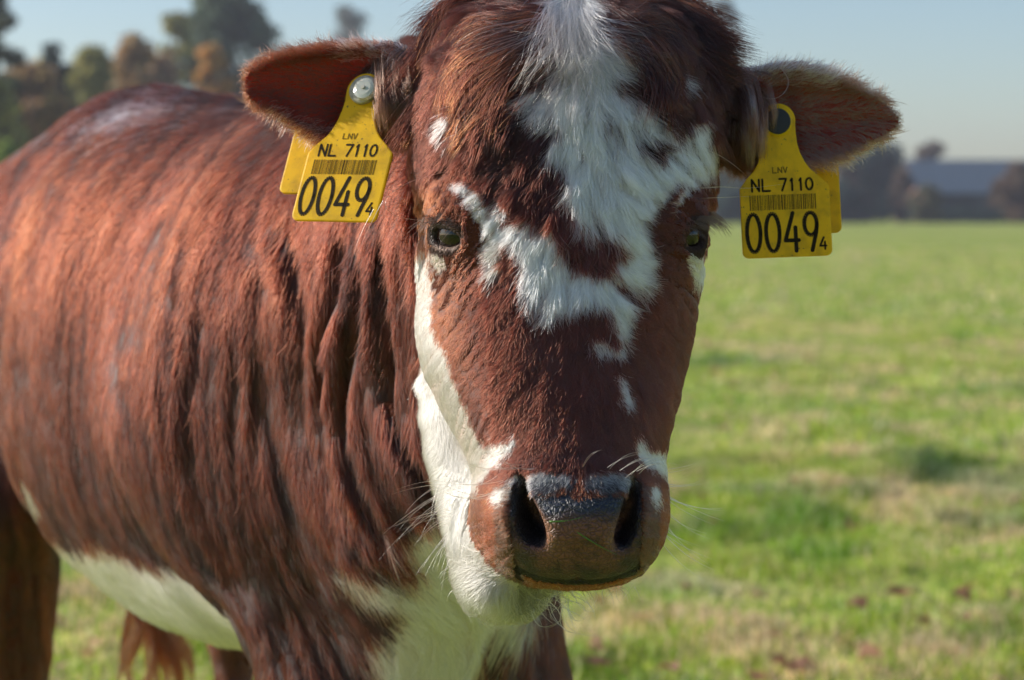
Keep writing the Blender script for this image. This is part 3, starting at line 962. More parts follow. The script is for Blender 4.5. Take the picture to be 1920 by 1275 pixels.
def coat(p, head, jaw):
    """1 where the coat is white"""
    px, py = proj(p)
    j = 5.0
    nx = j * vnoise(p * 260, 51) + 3.5 * rng.normal(size=len(p)); ny = j * vnoise(p * 260 + 9, 52) + 3.5 * rng.normal(size=len(p))
    x, y = px + nx, py + ny
    w = np.zeros(len(p), bool)
    for poly in W_HEAD: w |= in_poly(x, y, poly)
    for poly in B_HEAD: w &= ~in_poly(x, y, poly)
    w &= head
    w |= jaw & in_poly(x, y, JAWW) | (jaw & (rng.random(len(p)) < .15) & (py > 1040))
    bx, by = px + 3 * nx, py + 3 * ny
    wb = np.zeros(len(p), bool)
    for poly in W_BODY: wb |= in_poly(bx, by, poly) & (p[:, 1] < 1.75) if poly is W_BODY[0] else in_poly(x, y, poly)
    pp = p.copy(); pp[:, 2] += .012 * vnoise(p * 40, 61) + .004 * rng.normal(size=len(p))
    wb |= belly_white(pp)
    w |= wb & ~head & ~jaw
    return w

PAD = [(975, 925), (1000, 922), (1030, 926), (1060, 918), (1085, 928), (1120, 924), (1160, 922), (1194, 915), (1204, 960), (1204, 1000), (1200, 1050), (1192, 1078), (1130, 1094),
       (1080, 1098), (1010, 1090), (978, 1078), (964, 1045), (960, 1000), (958, 960), (962, 930)]
def bare(p, head):
    px, py = proj(p)
    j = 3 * vnoise(p * 300, 71)
    return head & in_poly(px + j, py + j, PAD) & (p[:, 1] < 1.27)

jawv = (dj < dh) & ishead & (dj < .01) & ~isear & ~isbase
headv = ishead & ~jawv
wv = coat(V, headv, jawv)
bv = bare(V, headv)
BROWN = np.array([.170, .048, .024])
skin = np.where(wv[:, None], [.52, .42, .36], BROWN * .55)
# nose pad colours: slate above, tan brown below, dark rims and nostrils
padn = vnoise(V * 170, 81)
up_ = smooth01(PY + 8 * padn, 985, 955)
slate = np.array([.028, .034, .052]); tan = np.array([.17, .064, .040]); dark = np.array([.018, .014, .014])
pc = slate * up_[:, None] + tan * (1 - up_[:, None])
edge = np.clip(smooth01(PY, 1045, 1085) + smooth01(np.abs(PX - 1083), 70, 98) * .8, 0, 1)[:, None] * (0.75 + .35 * padn[:, None])
edge = np.clip(edge, 0, 1)
pc = pc * (1 - edge) + dark * edge
mott = smooth01(padn + .5 * vnoise(V * 420, 83), .25, .6)[:, None] * .5
pc = pc * (1 - mott) + dark * mott
skin = np.where(bv[:, None], pc, skin)
wing = headv & (in_poly(PX, PY, [(958, 905), (985, 900), (985, 1090), (964, 1080), (958, 1000)]) | in_poly(PX, PY, [(1185, 900), (1205, 900), (1204, 1060), (1190, 1085)])) & (V[:, 1] < 1.27)
skin = np.where((wing & ~bv)[:, None], [.035, .022, .018], skin)
# inside of the nostrils
for poly in ([(966, 905), (992, 905), (1000, 950), (1024, 985), (1028, 1025), (1000, 1038), (970, 1020)], [(1180, 912), (1200, 912), (1198, 1035), (1160, 1040), (1152, 1010), (1176, 970)]):
    m_ = headv & in_poly(PX, PY, poly) & (V[:, 1] > face_Y(PX, PY) + .004) & (V[:, 1] < 1.30)
    skin[m_] = [.020, .016, .020]
for (a_, b_) in zip(ml[:-1], ml[1:]):
    tt_ = np.clip(((PX - a_[0]) * (b_[0] - a_[0]) + (PY - a_[1]) * (b_[1] - a_[1])) / ((b_[0] - a_[0]) ** 2 + (b_[1] - a_[1]) ** 2), 0, 1)
    dl_ = np.hypot(PX - a_[0] - tt_ * (b_[0] - a_[0]), PY - a_[1] - tt_ * (b_[1] - a_[1]))
    skin[headv & (dl_ < 7)] = [.012, .008, .007]
low = headv & (PY > 1100)
skin[low & bv] = [.13, .062, .030]
# inner nostril rims: sunlit edge painted in over their tan
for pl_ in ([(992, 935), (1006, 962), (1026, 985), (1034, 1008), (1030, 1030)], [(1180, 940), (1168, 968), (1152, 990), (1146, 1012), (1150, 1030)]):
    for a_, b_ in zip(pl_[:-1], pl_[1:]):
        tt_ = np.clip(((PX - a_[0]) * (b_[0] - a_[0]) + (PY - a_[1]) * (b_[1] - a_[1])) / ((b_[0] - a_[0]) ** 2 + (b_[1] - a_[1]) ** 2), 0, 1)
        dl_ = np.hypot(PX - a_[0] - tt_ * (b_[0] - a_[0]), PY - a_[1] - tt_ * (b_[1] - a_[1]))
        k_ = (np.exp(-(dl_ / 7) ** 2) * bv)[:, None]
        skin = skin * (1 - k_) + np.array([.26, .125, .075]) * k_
topz = headv & (PY > 872) & (PY < 930) & (np.abs(PX - 1083) < 112) & ~bv & (V[:, 1] < 1.27)
tz_ = (.6 + .4 * vnoise(V * 200, 88))[:, None]
skin = np.where(topz[:, None], np.array([.10, .085, .080]) * tz_, skin)
# lid rims, lower lid pale
for c, n, side in ((eL, nL, -1), (eR, nR, 1)):
    r = np.linalg.norm(V - c, axis=1)
    rel = V - c
    rim = (r < .0245) & ((rel @ n) > .005)
    skin[rim] = [.045, .025, .02]
    if side < 0:
        lower = rim & (rel[:, 2] < -.0065) & (r < .0226)
        skin[lower] = [.24, .155, .12]
# ears: skin inside
inner = isear & (N[:, 1] < -.2)
skin[inner] = np.array([.24, .045, .036])
skin[isear & ~inner] = np.array([.16, .055, .03])
hoof = V[:, 2] < .055
skin[hoof] = [.06, .05, .045]

def skin_material():
    m, n, out = newmat('cow_skin')
    b = n.nodes.new('ShaderNodeBsdfPrincipled')
    a = n.nodes.new('ShaderNodeAttribute'); a.attribute_name = 'Col'
    w = n.nodes.new('ShaderNodeAttribute'); w.attribute_name = 'wet'
    mr = n.nodes.new('ShaderNodeMapRange'); mr.inputs['To Min'].default_value = .85; mr.inputs['To Max'].default_value = .46
    n.links.new(w.outputs['Fac'], mr.inputs['Value']); n.links.new(mr.outputs[0], b.inputs['Roughness'])
    ms = n.nodes.new('ShaderNodeMapRange'); ms.inputs['To Min'].default_value = .15; ms.inputs['To Max'].default_value = .4
    n.links.new(w.outputs['Fac'], ms.inputs['Value']); n.links.new(ms.outputs[0], b.inputs['Specular IOR Level'])
    tc = n.nodes.new('ShaderNodeTexCoord')
    vo = n.nodes.new('ShaderNodeTexVoronoi'); vo.inputs['Scale'].default_value = 300; vo.feature = 'DISTANCE_TO_EDGE'; vo.inputs['Randomness'].default_value = 1
    nd = n.nodes.new('ShaderNodeTexNoise'); nd.inputs['Scale'].default_value = 160; n.links.new(tc.outputs['Object'], nd.inputs['Vector'])
    vm = n.nodes.new('ShaderNodeVectorMath'); vm.operation = 'MULTIPLY_ADD'; vm.inputs[1].default_value = (.006, .006, .006)
    n.links.new(nd.outputs['Color'], vm.inputs[0]); n.links.new(tc.outputs['Object'], vm.inputs[2])
    n.links.new(vm.outputs[0], vo.inputs['Vector'])
    mv = n.nodes.new('ShaderNodeMapRange'); mv.inputs['From Max'].default_value = .25
    n.links.new(vo.outputs['Distance'], mv.inputs['Value'])
    # creases between the nose pebbles darkened: some pigment, some painted shade
    mc = n.nodes.new('ShaderNodeMapRange'); mc.inputs['From Max'].default_value = .10; mc.inputs['To Min'].default_value = .45; mc.inputs['To Max'].default_value = 1
    n.links.new(vo.outputs['Distance'], mc.inputs['Value'])
    mw = n.nodes.new('ShaderNodeMix'); mw.inputs['A'].default_value = 1
    n.links.new(w.outputs['Fac'], mw.inputs['Factor']); n.links.new(mc.outputs[0], mw.inputs['B'])
    mm = n.nodes.new('ShaderNodeVectorMath'); mm.operation = 'SCALE'
    n.links.new(a.outputs['Color'], mm.inputs[0]); n.links.new(mw.outputs['Result'], mm.inputs['Scale'])
    n.links.new(mm.outputs[0], b.inputs['Base Color'])
    nz = n.nodes.new('ShaderNodeTexNoise'); nz.inputs['Scale'].default_value = 900
    n.links.new(tc.outputs['Object'], nz.inputs['Vector'])
    ad = n.nodes.new('ShaderNodeMath'); ad.operation = 'MULTIPLY_ADD'; ad.inputs[1].default_value = .5
    n.links.new(nz.outputs['Fac'], ad.inputs[0]); n.links.new(mv.outputs[0], ad.inputs[2])
    bp = n.nodes.new('ShaderNodeBump'); bp.inputs['Strength'].default_value = .8; bp.inputs['Distance'].default_value = .0009
    n.links.new(ad.outputs[0], bp.inputs['Height']); n.links.new(bp.outputs[0], b.inputs['Normal'])
    # thin ears let light through
    t = n.nodes.new('ShaderNodeAttribute'); t.attribute_name = 'thin'
    tr = n.nodes.new('ShaderNodeBsdfTranslucent'); tr.inputs['Color'].default_value = (.55, .10, .04, 1)
    mx = n.nodes.new('ShaderNodeMixShader')
    n.links.new(t.outputs['Fac'], mx.inputs[0]); n.links.new(b.outputs[0], mx.inputs[1]); n.links.new(tr.outputs[0], mx.inputs[2])
    n.links.new(mx.outputs[0], out.inputs[0])
    return m

cow = empty('cow', (-.25, 1.9, 0))
tag(cow, 'young red brown cow with a white blaze facing the camera, standing in pasture', 'cow')
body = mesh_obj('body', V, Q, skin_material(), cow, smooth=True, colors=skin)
for nm, val in (('wet', bv | (np.linalg.norm(V - eL, axis=1) < .0225) | (headv & in_poly(PX, PY, [(966, 905), (1028, 960), (1030, 1038), (966, 1038)]))), ('thin', isear * .36)):
    at = body.data.attributes.new(nm, 'FLOAT', 'POINT'); at.data.foreach_set('value', val.astype(np.float32))

# ---- eyes
def eye_material():
    m, n, out = newmat('eye')
    b = n.nodes.new('ShaderNodeBsdfPrincipled')
    a = n.nodes.new('ShaderNodeAttribute'); a.attribute_name = 'Col'
    n.links.new(a.outputs['Color'], b.inputs['Base Color'])
    b.inputs['Roughness'].default_value = .06
    b.inputs['Specular IOR Level'].default_value = .55
    n.links.new(b.outputs[0], out.inputs[0])
    return m
M_eye = eye_material()
def eyeball(c, n):
    vs, cs, fs = [], [], []
    up = np.array([0, 0, 1.0]); t = norm(np.cross(up, n)); u = np.cross(n, t)
    nr, ns = 40, 48
    for i in range(nr + 1):
        th = math.pi * i / nr
        for j in range(ns):
            ph = 2 * math.pi * j / ns
            d = math.cos(th) * n + math.sin(th) * (math.cos(ph) * t + math.sin(ph) * u)
            bulge = 1 + .06 * math.exp(-(th / .45) ** 2)
            vs.append(c + d * (ER_ - .0002) * bulge)
            # horizontal pupil, brown iris, pale sclera
            x, y = math.sin(th) * math.cos(ph), math.sin(th) * math.sin(ph)
            if math.cos(th) > 0 and (x / .34) ** 2 + (y / .15) ** 2 < 1: cs.append((.003, .003, .004))
            elif th < .95: cs.append((.009 + .004 * random.random(), .005, .003))
            elif th < 1.05: cs.append((.012, .008, .006))
            else: cs.append((.30, .23, .20))
    for i in range(nr):
        for j in range(ns):
            fs.append((i * ns + j, i * ns + (j + 1) % ns, (i + 1) * ns + (j + 1) % ns, (i + 1) * ns + j))
    return mesh_obj('eye', vs, np.array(fs)[:, ::-1].copy(), M_eye, cow, smooth=True, colors=np.array(cs))
lookL = norm(nL + np.array([.25, -.25, .02])); lookR = norm(nR + np.array([-.10, -.10, .0]))
eyeball(eL, lookL); eyeball(eR, lookR)

# ================================================================== FUR
FLOW_H = np.array([
 (1085, 30, -.05, 1), (950, 20, -1, .05), (1040, 20, -.9, .2), (840, 45, -.6, .9), (800, 70, -.25, 1), (770, 110, -.3, 1), (800, 10, -.4, .9), (900, 110, -1, .35), (1000, 100, -.95, .4), (1180, 30, 1, .12), (1280, 60, .8, .7), (1320, 50, .5, 1), (1350, 105, .9, .5), (1300, 10, .6, .8),
 (1200, 100, 1, .35), (1140, 80, .9, .4), (1130, 20, .9, .15), (900, 200, -.7, .7), (820, 230, -.6, .9), (1000, 180, -.75, .75), (1080, 190, -.1, 1), (1150, 200, .25, 1), (1230, 190, .6, .8), (1300, 230, .5, .9),
 (850, 300, -.7, .7), (950, 290, -.6, .8), (1090, 320, -.08, 1), (1200, 300, .5, .85), (1290, 320, .6, .6), (880, 380, -1, .45), (960, 400, -.6, .8), (1080, 430, -.05, 1), (1170, 400, .75, .6),
 (1250, 400, 1, .15), (910, 470, -1, .5), (1000, 500, -.25, 1), (1100, 500, .05, 1), (1180, 490, .9, .45), (1250, 480, .9, .4), (840, 520, -.5, 1), (780, 560, -.8, .6), (900, 560, -.8, .8),
 (1000, 590, -.35, 1), (1100, 640, .08, 1), (1200, 600, .8, .7), (1290, 600, .6, .8), (850, 680, -.65, .8), (790, 680, -.5, .9), (950, 700, -.7, .8), (1060, 750, -.2, 1), (1120, 750, .2, 1),
 (1180, 720, .5, 1), (1250, 720, .5, 1), (860, 800, -.3, 1), (920, 840, -.6, .8), (1000, 830, -.4, 1), (1100, 850, 0, 1), (1200, 830, .4, 1), (1020, 900, -.6, .6), (1060, 905, -.5, .8), (1120, 905, .5, .8),
 (1160, 900, .6, .6), (920, 960, -1, .15), (900, 1010, -.9, .4), (940, 1060, -.7, .7), (1000, 1098, -.3, 1), (1150, 1098, .3, 1), (1235, 960, 1, .2), (1240, 1020, .8, .5), (1210, 1070, .6, .8),
 (800, 760, .1, 1), (850, 950, .1, 1), (930, 1120, -.1, 1), (1020, 1120, .5, .9), (870, 1120, -.5, .9), (840, 350, -.4, .9), (830, 400, -.5, .5), (880, 430, .3, .6), (1290, 390, .4, .8)], float)
FLOW_B = np.array([
 (230, 170, -.7, .5), (100, 230, -.8, .9), (20, 350, -.4, 1), (400, 200, -1, .45), (330, 300, -.75, .8), (200, 400, -.45, 1), (500, 250, -.75, .8), (450, 400, -.45, 1), (300, 550, -.2, 1),
 (100, 600, -.1, 1), (60, 800, .1, 1), (200, 800, .1, 1), (300, 950, .15, 1), (150, 980, .4, 1), (400, 600, -.1, 1), (450, 800, .05, 1), (550, 400, -.35, 1), (620, 550, -.12, 1), (560, 750, .0, 1),
 (700, 500, -.2, 1), (760, 500, -.05, 1), (740, 700, .05, 1), (620, 850, .15, 1), (700, 900, .3, 1), (560, 950, .35, 1), (480, 1000, .15, 1), (480, 1200, .05, 1), (620, 1050, .8, .6), (560, 1150, .5, 1),
 (750, 60, -.8, .5), (700, 120, -.5, 1), (820, 20, -.6, .4), (660, 320, -.3, 1), (800, 980, .7, .8), (720, 1080, .8, .6), (850, 1100, .3, 1), (800, 1220, -.1, 1), (920, 1200, .2, 1),
 (280, 1060, .9, .4), (400, 1130, .8, .5), (980, 1220, 0, 1), (20, 1100, 0, 1)], float)

def flow2d(px, py, C, sig):
    out = np.zeros((len(px), 2))
    for s in range(0, len(px), 40000):
        dx = px[s:s + 40000, None] - C[None, :, 0]; dy = py[s:s + 40000, None] - C[None, :, 1]
        w = 1 / (dx * dx + dy * dy + sig * sig) ** 2
        out[s:s + 40000, 0] = (w * C[:, 2]).sum(1) / w.sum(1)
        out[s:s + 40000, 1] = (w * C[:, 3]).sum(1) / w.sum(1)
    return out / np.maximum(np.linalg.norm(out, axis=1, keepdims=True), .25)

def lic(C, sig, cell, steps, stp, seed):
    """coat locks: noise drawn out along the lie of the hair, on a 4 px raster"""
    gx_ = np.arange(-200, 2120, 4.); gy_ = np.arange(-160, 1440, 4.)
    X, Y_ = np.meshgrid(gx_, gy_, indexing='ij')
    fl = flow2d(X.ravel(), Y_.ravel(), C, sig).reshape(X.shape + (2,))
    out = np.zeros(X.shape)
    for sg in (1, -1):
        x, y = X.copy(), Y_.copy()
        for _ in range(steps):
            out += vnoise(np.stack([x / cell, y / cell, 0 * x], -1), seed)
            i = np.clip(((x + 200) / 4).astype(int), 0, X.shape[0] - 1); j = np.clip(((y + 160) / 4).astype(int), 0, X.shape[1] - 1)
            x = x + sg * stp * fl[i, j, 0]; y = y + sg * stp * fl[i, j, 1]
    out = out / out.std()
    def at(px, py):
        u = np.clip((px + 200) / 4, 0, X.shape[0] - 1.01); v = np.clip((py + 160) / 4, 0, X.shape[1] - 1.01)
        i, j = u.astype(int), v.astype(int); a, b = u - i, v - j
        return out[i, j] * (1 - a) * (1 - b) + out[i + 1, j] * a * (1 - b) + out[i, j + 1] * (1 - a) * b + out[i + 1, j + 1] * a * b
    return at
lic_head = lic(FLOW_H, 26, 7.0, 9, 4.0, 101)
lic_body = lic(FLOW_B, 70, 15.0, 16, 8.0, 102)
lic_fine = lic(FLOW_B, 70, 8.0, 14, 5.0, 103)

def to3(f):
    """photo-plane direction -> world direction"""
    v = np.zeros((len(f), 3)); v[:, 0] = f[:, 0]
    v[:, 1] = -f[:, 1] * SP * -1; v[:, 2] = -f[:, 1] * CP
    return v

tri = np.concatenate([Q[:, [0, 1, 2]], Q[:, [0, 2, 3]]])
ok = (tri[:, 0] != tri[:, 1]) & (tri[:, 1] != tri[:, 2]) & (tri[:, 0] != tri[:, 2])
tri = tri[ok]
ta = np.linalg.norm(np.cross(V[tri[:, 1]] - V[tri[:, 0]], V[tri[:, 2]] - V[tri[:, 0]]), axis=1) / 2
view = norm(np.array([0, 0, H]) - V)
facing = (N * view).sum(1)
vis = np.clip((facing + .35) / .3, .12, 1)
# things hidden behind the head need little hair
behind = (~ishead) & (PX > 830) & (PX < 1235) & (PY < 1030) & (PY > 60)
vis = np.where(behind, .12, vis)
inframe = (PX > -140) & (PX < 2060) & (PY > -120) & (PY < 1400)
vis = np.where(inframe, vis, .12)

def scatter(vmask, dens):
    """roots on triangles of the masked region, dens per m2 at vertices"""
    dv = dens * vmask * vis
    w = ta * dv[tri].mean(1)
    n = int(w.sum())
    t = rng.choice(len(tri), n, p=w / w.sum())
    a, b = rng.random(n), rng.random(n)
    f = a + b > 1; a[f], b[f] = 1 - a[f], 1 - b[f]
    T = tri[t]; c = 1 - a - b
    p = V[T[:, 0]] * c[:, None] + V[T[:, 1]] * a[:, None] + V[T[:, 2]] * b[:, None]
    nn = norm(N[T[:, 0]] * c[:, None] + N[T[:, 1]] * a[:, None] + N[T[:, 2]] * b[:, None])
    return p, nn, T[:, 0]

def strands(p, nn, d, L, lift, curl, k, clump_r, clump, wander, seed, cscale=None):
    """hair points: rise from the skin, then lie along d; drawn together in clumps"""
    n = len(p)
    s = np.linspace(0, 1, k)[None, :, None]
    d = d - (d * nn).sum(1, keepdims=True) * nn
    d = norm(d + wander * rng.normal(size=(n, 3)))
    d = norm(d - (d * nn).sum(1, keepdims=True) * nn)
    side = np.cross(nn, d)
    Lk = L[:, None, None]
    rise = lift[:, None, None] * (s - .55 * s * s)
    bend = (curl * rng.normal(size=n))[:, None, None] * s * s
    P_ = p[:, None] + Lk * (d[:, None] * (s - .12 * s * s) + nn[:, None] * rise + side[:, None] * bend)
    if clump > 0:
        # seeds: a thinned subset of the roots
        dens_r = clump_r
        cell = np.floor(p / dens_r).astype(np.int64)
        key = (cell[:, 0] * 73856093) ^ (cell[:, 1] * 19349663) ^ (cell[:, 2] * 83492791)
        _, first = np.unique(key, return_index=True)
        kd = kdtree.KDTree(len(first))
        for i, j in enumerate(first): kd.insert(p[j], i)
        kd.balance()
        fnd = kd.find
        ci = np.fromiter((fnd(q)[1] for q in p.tolist()), int, n)
        cs = first[ci]
        amt = (clump * rng.uniform(.5, 1.0, len(first)))[ci][:, None, None] * s ** 1.2
        Pc = P_[cs]
        near = (np.linalg.norm(p[cs] - p, axis=1) < dens_r * 1.6)[:, None, None]
        amt = amt * (1 if cscale is None else cscale[:, None, None])
        P_ = np.where(near, P_ * (1 - amt) + Pc * amt, P_)
    else: cs = np.arange(n)
    return P_, cs

def radii(n, k, r):
    s = np.linspace(0, 1, k)[None]
    return (r * rng.uniform(.7, 1.25, n))[:, None] * (1 - .85 * s ** 1.5)

C_BROWN = np.array([.070, .0120, .0058]); C_DARK = np.array([.014, .0034, .0026]); C_ORANGE = np.array([.150, .030, .008]); C_WHITE = np.array([.87, .86, .85])
def hair_color(p, w, clump_i=None, dark=0., orange=0., grey=False, camp=.8):
    n = len(p)
    r = rng.random(n)[:, None]
    cr = vnoise(p * 45, 91)[:, None] * .5 + .5
    c = C_BROWN * (1 - cr * .45) + C_DARK * cr * .45
    c = c * (1 - np.clip(dark, 0, 1)) + C_DARK * np.clip(dark, 0, 1)
    o = np.clip(orange + .10 * (r > .85), 0, 1)
    c = c * (1 - o) + C_ORANGE * o
    if clump_i is not None:
        c = c * (1 + np.asarray(camp).reshape(-1, 1) * (hash3(clump_i, clump_i * 3, clump_i * 7, 5)[:, None] - .5))
    c = c * (.6 + .8 * rng.random((n, 1)))
    wh_ = 0 if clump_i is None else .22 * (hash3(clump_i, clump_i * 3, clump_i * 7, 5)[:, None])
    wc = C_WHITE * (1 - wh_) * (1 - .18 * rng.random((n, 1)) ** 2) * (1 - np.array([0, .02, .05]) * rng.random((n, 1)))
    greyed = w & np.asarray(grey)
    wc = np.where(greyed[:, None], wc * .45, wc)
    return np.where(w[:, None], wc, c)

# --- head coat
padv = bv & headv
eyed = np.minimum(np.linalg.norm(V - eL, axis=1), np.linalg.norm(V - eR, axis=1))
noseh = headv & in_poly(PX, PY, [(962, 905), (992, 905), (1000, 950), (1024, 985), (1028, 1025), (1000, 1038), (960, 1020)]) | headv & in_poly(PX, PY, [(1180, 912), (1204, 912), (1204, 1035), (1160, 1040), (1152, 1010), (1176, 970)])
eye_hole = np.zeros(len(V), bool)
for c, n_ in ((eL, nL), (eR, nR)):
    rel = V - c; eye_hole |= (np.linalg.norm(rel, axis=1) < .0236) & ((rel @ n_) > .0055)
mask_h = (headv | jawv) & ~isear & ~isbase & ~padv & ~eye_hole & ~(noseh & (V[:, 1] < 1.285)) & ~wing
p, nn, vi = scatter(mask_h.astype(float), 2.3e6 * (1 + .5 * (PY > 560)))
px, py = proj(p)
f = flow2d(px, py, FLOW_H, 26)
d = to3(f)
jw = jawv[vi]
L = np.interp(py, [-60, 60, 130, 250, 420, 520, 600, 700, 850, 880, 1100], [.024, .026, .028, .026, .024, .021, .014, .011, .009, .006, .0045])
L = np.where(np.abs(px - 1083) > 170, L * np.interp(py, [250, 400], [1, .62]), L)
ed = np.minimum(np.linalg.norm(p - eL, axis=1), np.linalg.norm(p - eR, axis=1))
L = L * np.clip((ed - .019) / .04, .12, 1)
cheek = smooth01(py, 480, 560) * (1 - smooth01(py, 840, 880)) * (px < 930)
L = L * (1 - .25 * cheek)
L = np.where(jw, np.interp(py, [640, 1000, 1100, 1160], [.017, .020, .022, .026]), L) * rng.uniform(.65, 1.15, len(p))
w = coat(p, headv[vi], jw)
l0 = lic_head(px, py)
w = np.where((py < 640) & (py > 60) & w & (l0 + .5 * rng.normal(size=len(p)) < np.interp(py, [200, 400], [-1.15, -1.6])) & (np.abs(px - 1083) < 230), False, w)
L = np.where(w & (py < 620) & (np.abs(px - 1083) < 200), L * 1.15, L)
lift = np.where(jw, .42, np.interp(py, [0, 300, 560, 800, 900, 1050], [.38, .40, .30, .22, .35, .45]))
lk = lic_head(px, py) * np.interp(py, [450, 600, 1200], [.9, .30, .2]) * (~jw)
lift = (lift + .07 * lk) * (1 - .4 * cheek)
pts, cs = strands(p + nn * (.0009 * lk)[:, None], nn, d, L, np.clip(lift, .05, 1), .20, 6, .0042, .66, .14, 1, np.interp(py, [450, 620], [1, .16]) * np.clip((ed - .02) / .03, .25, 1))
orange = np.clip(smooth01(py, 880, 940) * .65 + np.clip((900 - px) / 130, 0, 1) * smooth01(py, 300, 360) * .62, 0, .8)[:, None]
dark = (np.clip(smooth01(py, 420, 250) * .95, 0, 1) * (1 - .4 * rng.random(len(p))))[:, None]
dark = np.clip(dark + .22 * np.clip(-lk, -.5, 2)[:, None], 0, 1)
grey = ((py > 878) & (np.abs(px - 1083) < 110)) | ((py < 150) & (rng.random(len(p)) < .4))
topz_ = (py > 872) & (py < 935) & (np.abs(px - 1083) < 115) & (px > 962)
flip = topz_ & w & (rng.random(len(p)) < .12 + .70 * smooth01(py + 7 * vnoise(p * 150, 89), 888, 922))
col = hair_color(p, w, cs, dark, orange, grey, np.interp(py, [450, 620], [.8, .4]))
col = np.where(flip[:, None], np.array([.022, .020, .024]), col)
wingn = ((py > 905) & (np.abs(px - 1083) < 150) & (np.abs(px - 1083) > 100) & (p[:, 1] < 1.27))
side_w = w & ((jw) | (px < 960) & (py > 440))  # cheek and jaw white painted darker to offset the sun on them
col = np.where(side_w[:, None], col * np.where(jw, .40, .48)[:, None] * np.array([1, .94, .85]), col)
col = np.where((wingn & ~w & (rng.random(len(p)) < .75))[:, None], np.array([.045, .022, .015]), col)
rad = radii(len(p), 6, .00020)
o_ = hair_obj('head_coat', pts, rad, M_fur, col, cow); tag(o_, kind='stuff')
print('head hairs', len(p))

# --- body coat
mask_b = (~ishead) & (V[:, 2] > .06)
dens = np.interp(V[:, 1], [1.4, 1.6, 1.9, 2.6], [5.2e5, 4.0e5, 2.4e5, 1.8e5])
p, nn, vi = scatter(mask_b.astype(float), dens)
px, py = proj(p)
f = flow2d(px, py, FLOW_B, 70)
d = to3(f)
d[:, 2] -= .15
L = np.interp(p[:, 2] - H, [-.95, -.6, -.42, -.2, .2], [.012, .018, .034, .036, .034]) * rng.uniform(.6, 1.2, len(p))

jw = np.zeros(len(p), bool)
w = coat(p, jw, jw)
L = np.where(w, L * 1.25, L)
roan = (~w) & (rng.random(len(p)) < .62 * np.exp(-(((px - 270) / 75) ** 2 + ((py - 212 + .25 * (px - 270)) / 24) ** 2)) + .03 * (py < 230) * (px < 420))
lk = lic_body(px, py) * .7 + lic_fine(px, py) * .5
pts, cs = strands(p + nn * (.0007 * lk)[:, None], nn, d, L, np.clip(.13 + .02 * lk, .03, 1), .14, 6, .008, .42, .10, 2)
gq = vnoise(np.stack([((p[:, :2] - BO) @ BA) * 16, ((p[:, :2] - BO) @ BL) * 6, p[:, 2] * 4], -1), 17)[:, None]
orange = np.clip(.02 + .16 * gq, 0, .3) + (smooth01(p[:, 2], .70, .52) * .45)[:, None]
col = hair_color(p, w | roan, cs, np.clip(-.35 * gq - .60 * lk[:, None], 0, .97), np.clip(orange * (1 + .35 * lk[:, None]), 0, .8))
wd = np.interp(p[:, 1], [1.4, 1.6, 2.0, 2.6], [.00030, .00036, .0005, .0006])
col = np.where((w | roan)[:, None], col, col * (1 + .30 * np.clip(lk[:, None], -1, 1.6)))
col = np.where(w[:, None], col * np.array([.94, .80, .68]), col)
col = np.where((w | roan)[:, None], col, col * np.array([.68, .60, .58]))
o_ = hair_obj('body_coat', pts, radii(len(p), 6, 1.0) * wd[:, None], M_body_fur, col, cow); tag(o_, kind='stuff')
print('body hairs', len(p))

# --- ears
mask_e = isear.astype(float)
p, nn, vi = scatter(mask_e, 1.3e6)
px, py = proj(p)
left = px < 960
T_y = lambda T: ((np.interp(px, T[:, 0], T[:, 1]) + np.interp(px, T[:, 0], T[:, 2])) / 2, (np.interp(px, T[:, 0], T[:, 2]) - np.interp(px, T[:, 0], T[:, 1])) / 2)
mL, hL_ = T_y(EL); mR, hR_ = T_y(ER)
wn = np.where(left, (py - mL) / hL_, (py - mR) / hR_)
f = np.stack([np.where(left, -1., 1.) * (1 - .35 * np.abs(wn)), wn * .9 + .05], -1)
d = to3(f)
inn = (nn[:, 1] < -.15)
L = np.where(inn, .009, .009) * (1 + .8 * (np.abs(wn) > .8)) * rng.uniform(.6, 1.3, len(p))
keep = ~(inn & (np.abs(wn) < .7) & (rng.random(len(p)) < .58))
lift = np.where(inn, .25, .55)
p, nn, d, L, lift, inn, wn, left, px, py = [a[keep] for a in (p, nn, d, L, lift, inn, wn, left, px, py)]
pts, cs = strands(p, nn, d, L, lift, .25, 5, .004, .5, .25, 3)
ni_ = np.where(inn[:, None], np.array([.085, .024, .012]), np.array([.15, .040, .015]))
ni_ = ni_ * rng.uniform(.7, 1.3, (len(p), 1))
edge = (np.abs(wn) > .86) & (rng.random(len(p)) < .5)
ni_[edge] = ni_[edge] * np.array([1.35, 1.35, 1.3])
lowr = (wn > .55) & (rng.random(len(p)) < .35) & (np.where(left, 700 - px, px - 1440) < 190)
ni_[lowr] = np.array([.55, .48, .42])
rr_ = ~left & inn
ni_[rr_] = np.array([.15, .078, .055]) * rng.uniform(.6, 1.3, (int(rr_.sum()), 1))
topg = (wn < -.6) & (np.where(left, px - 640, 1560 - px) > 0) & (rng.random(len(p)) < .55)
ni_[topg] = np.array([.50, .46, .44])
o_ = hair_obj('ear_hair', pts, radii(len(p), 5, .00019), M_fur, ni_, cow); tag(o_, kind='stuff')
print('ear hairs', len(p))

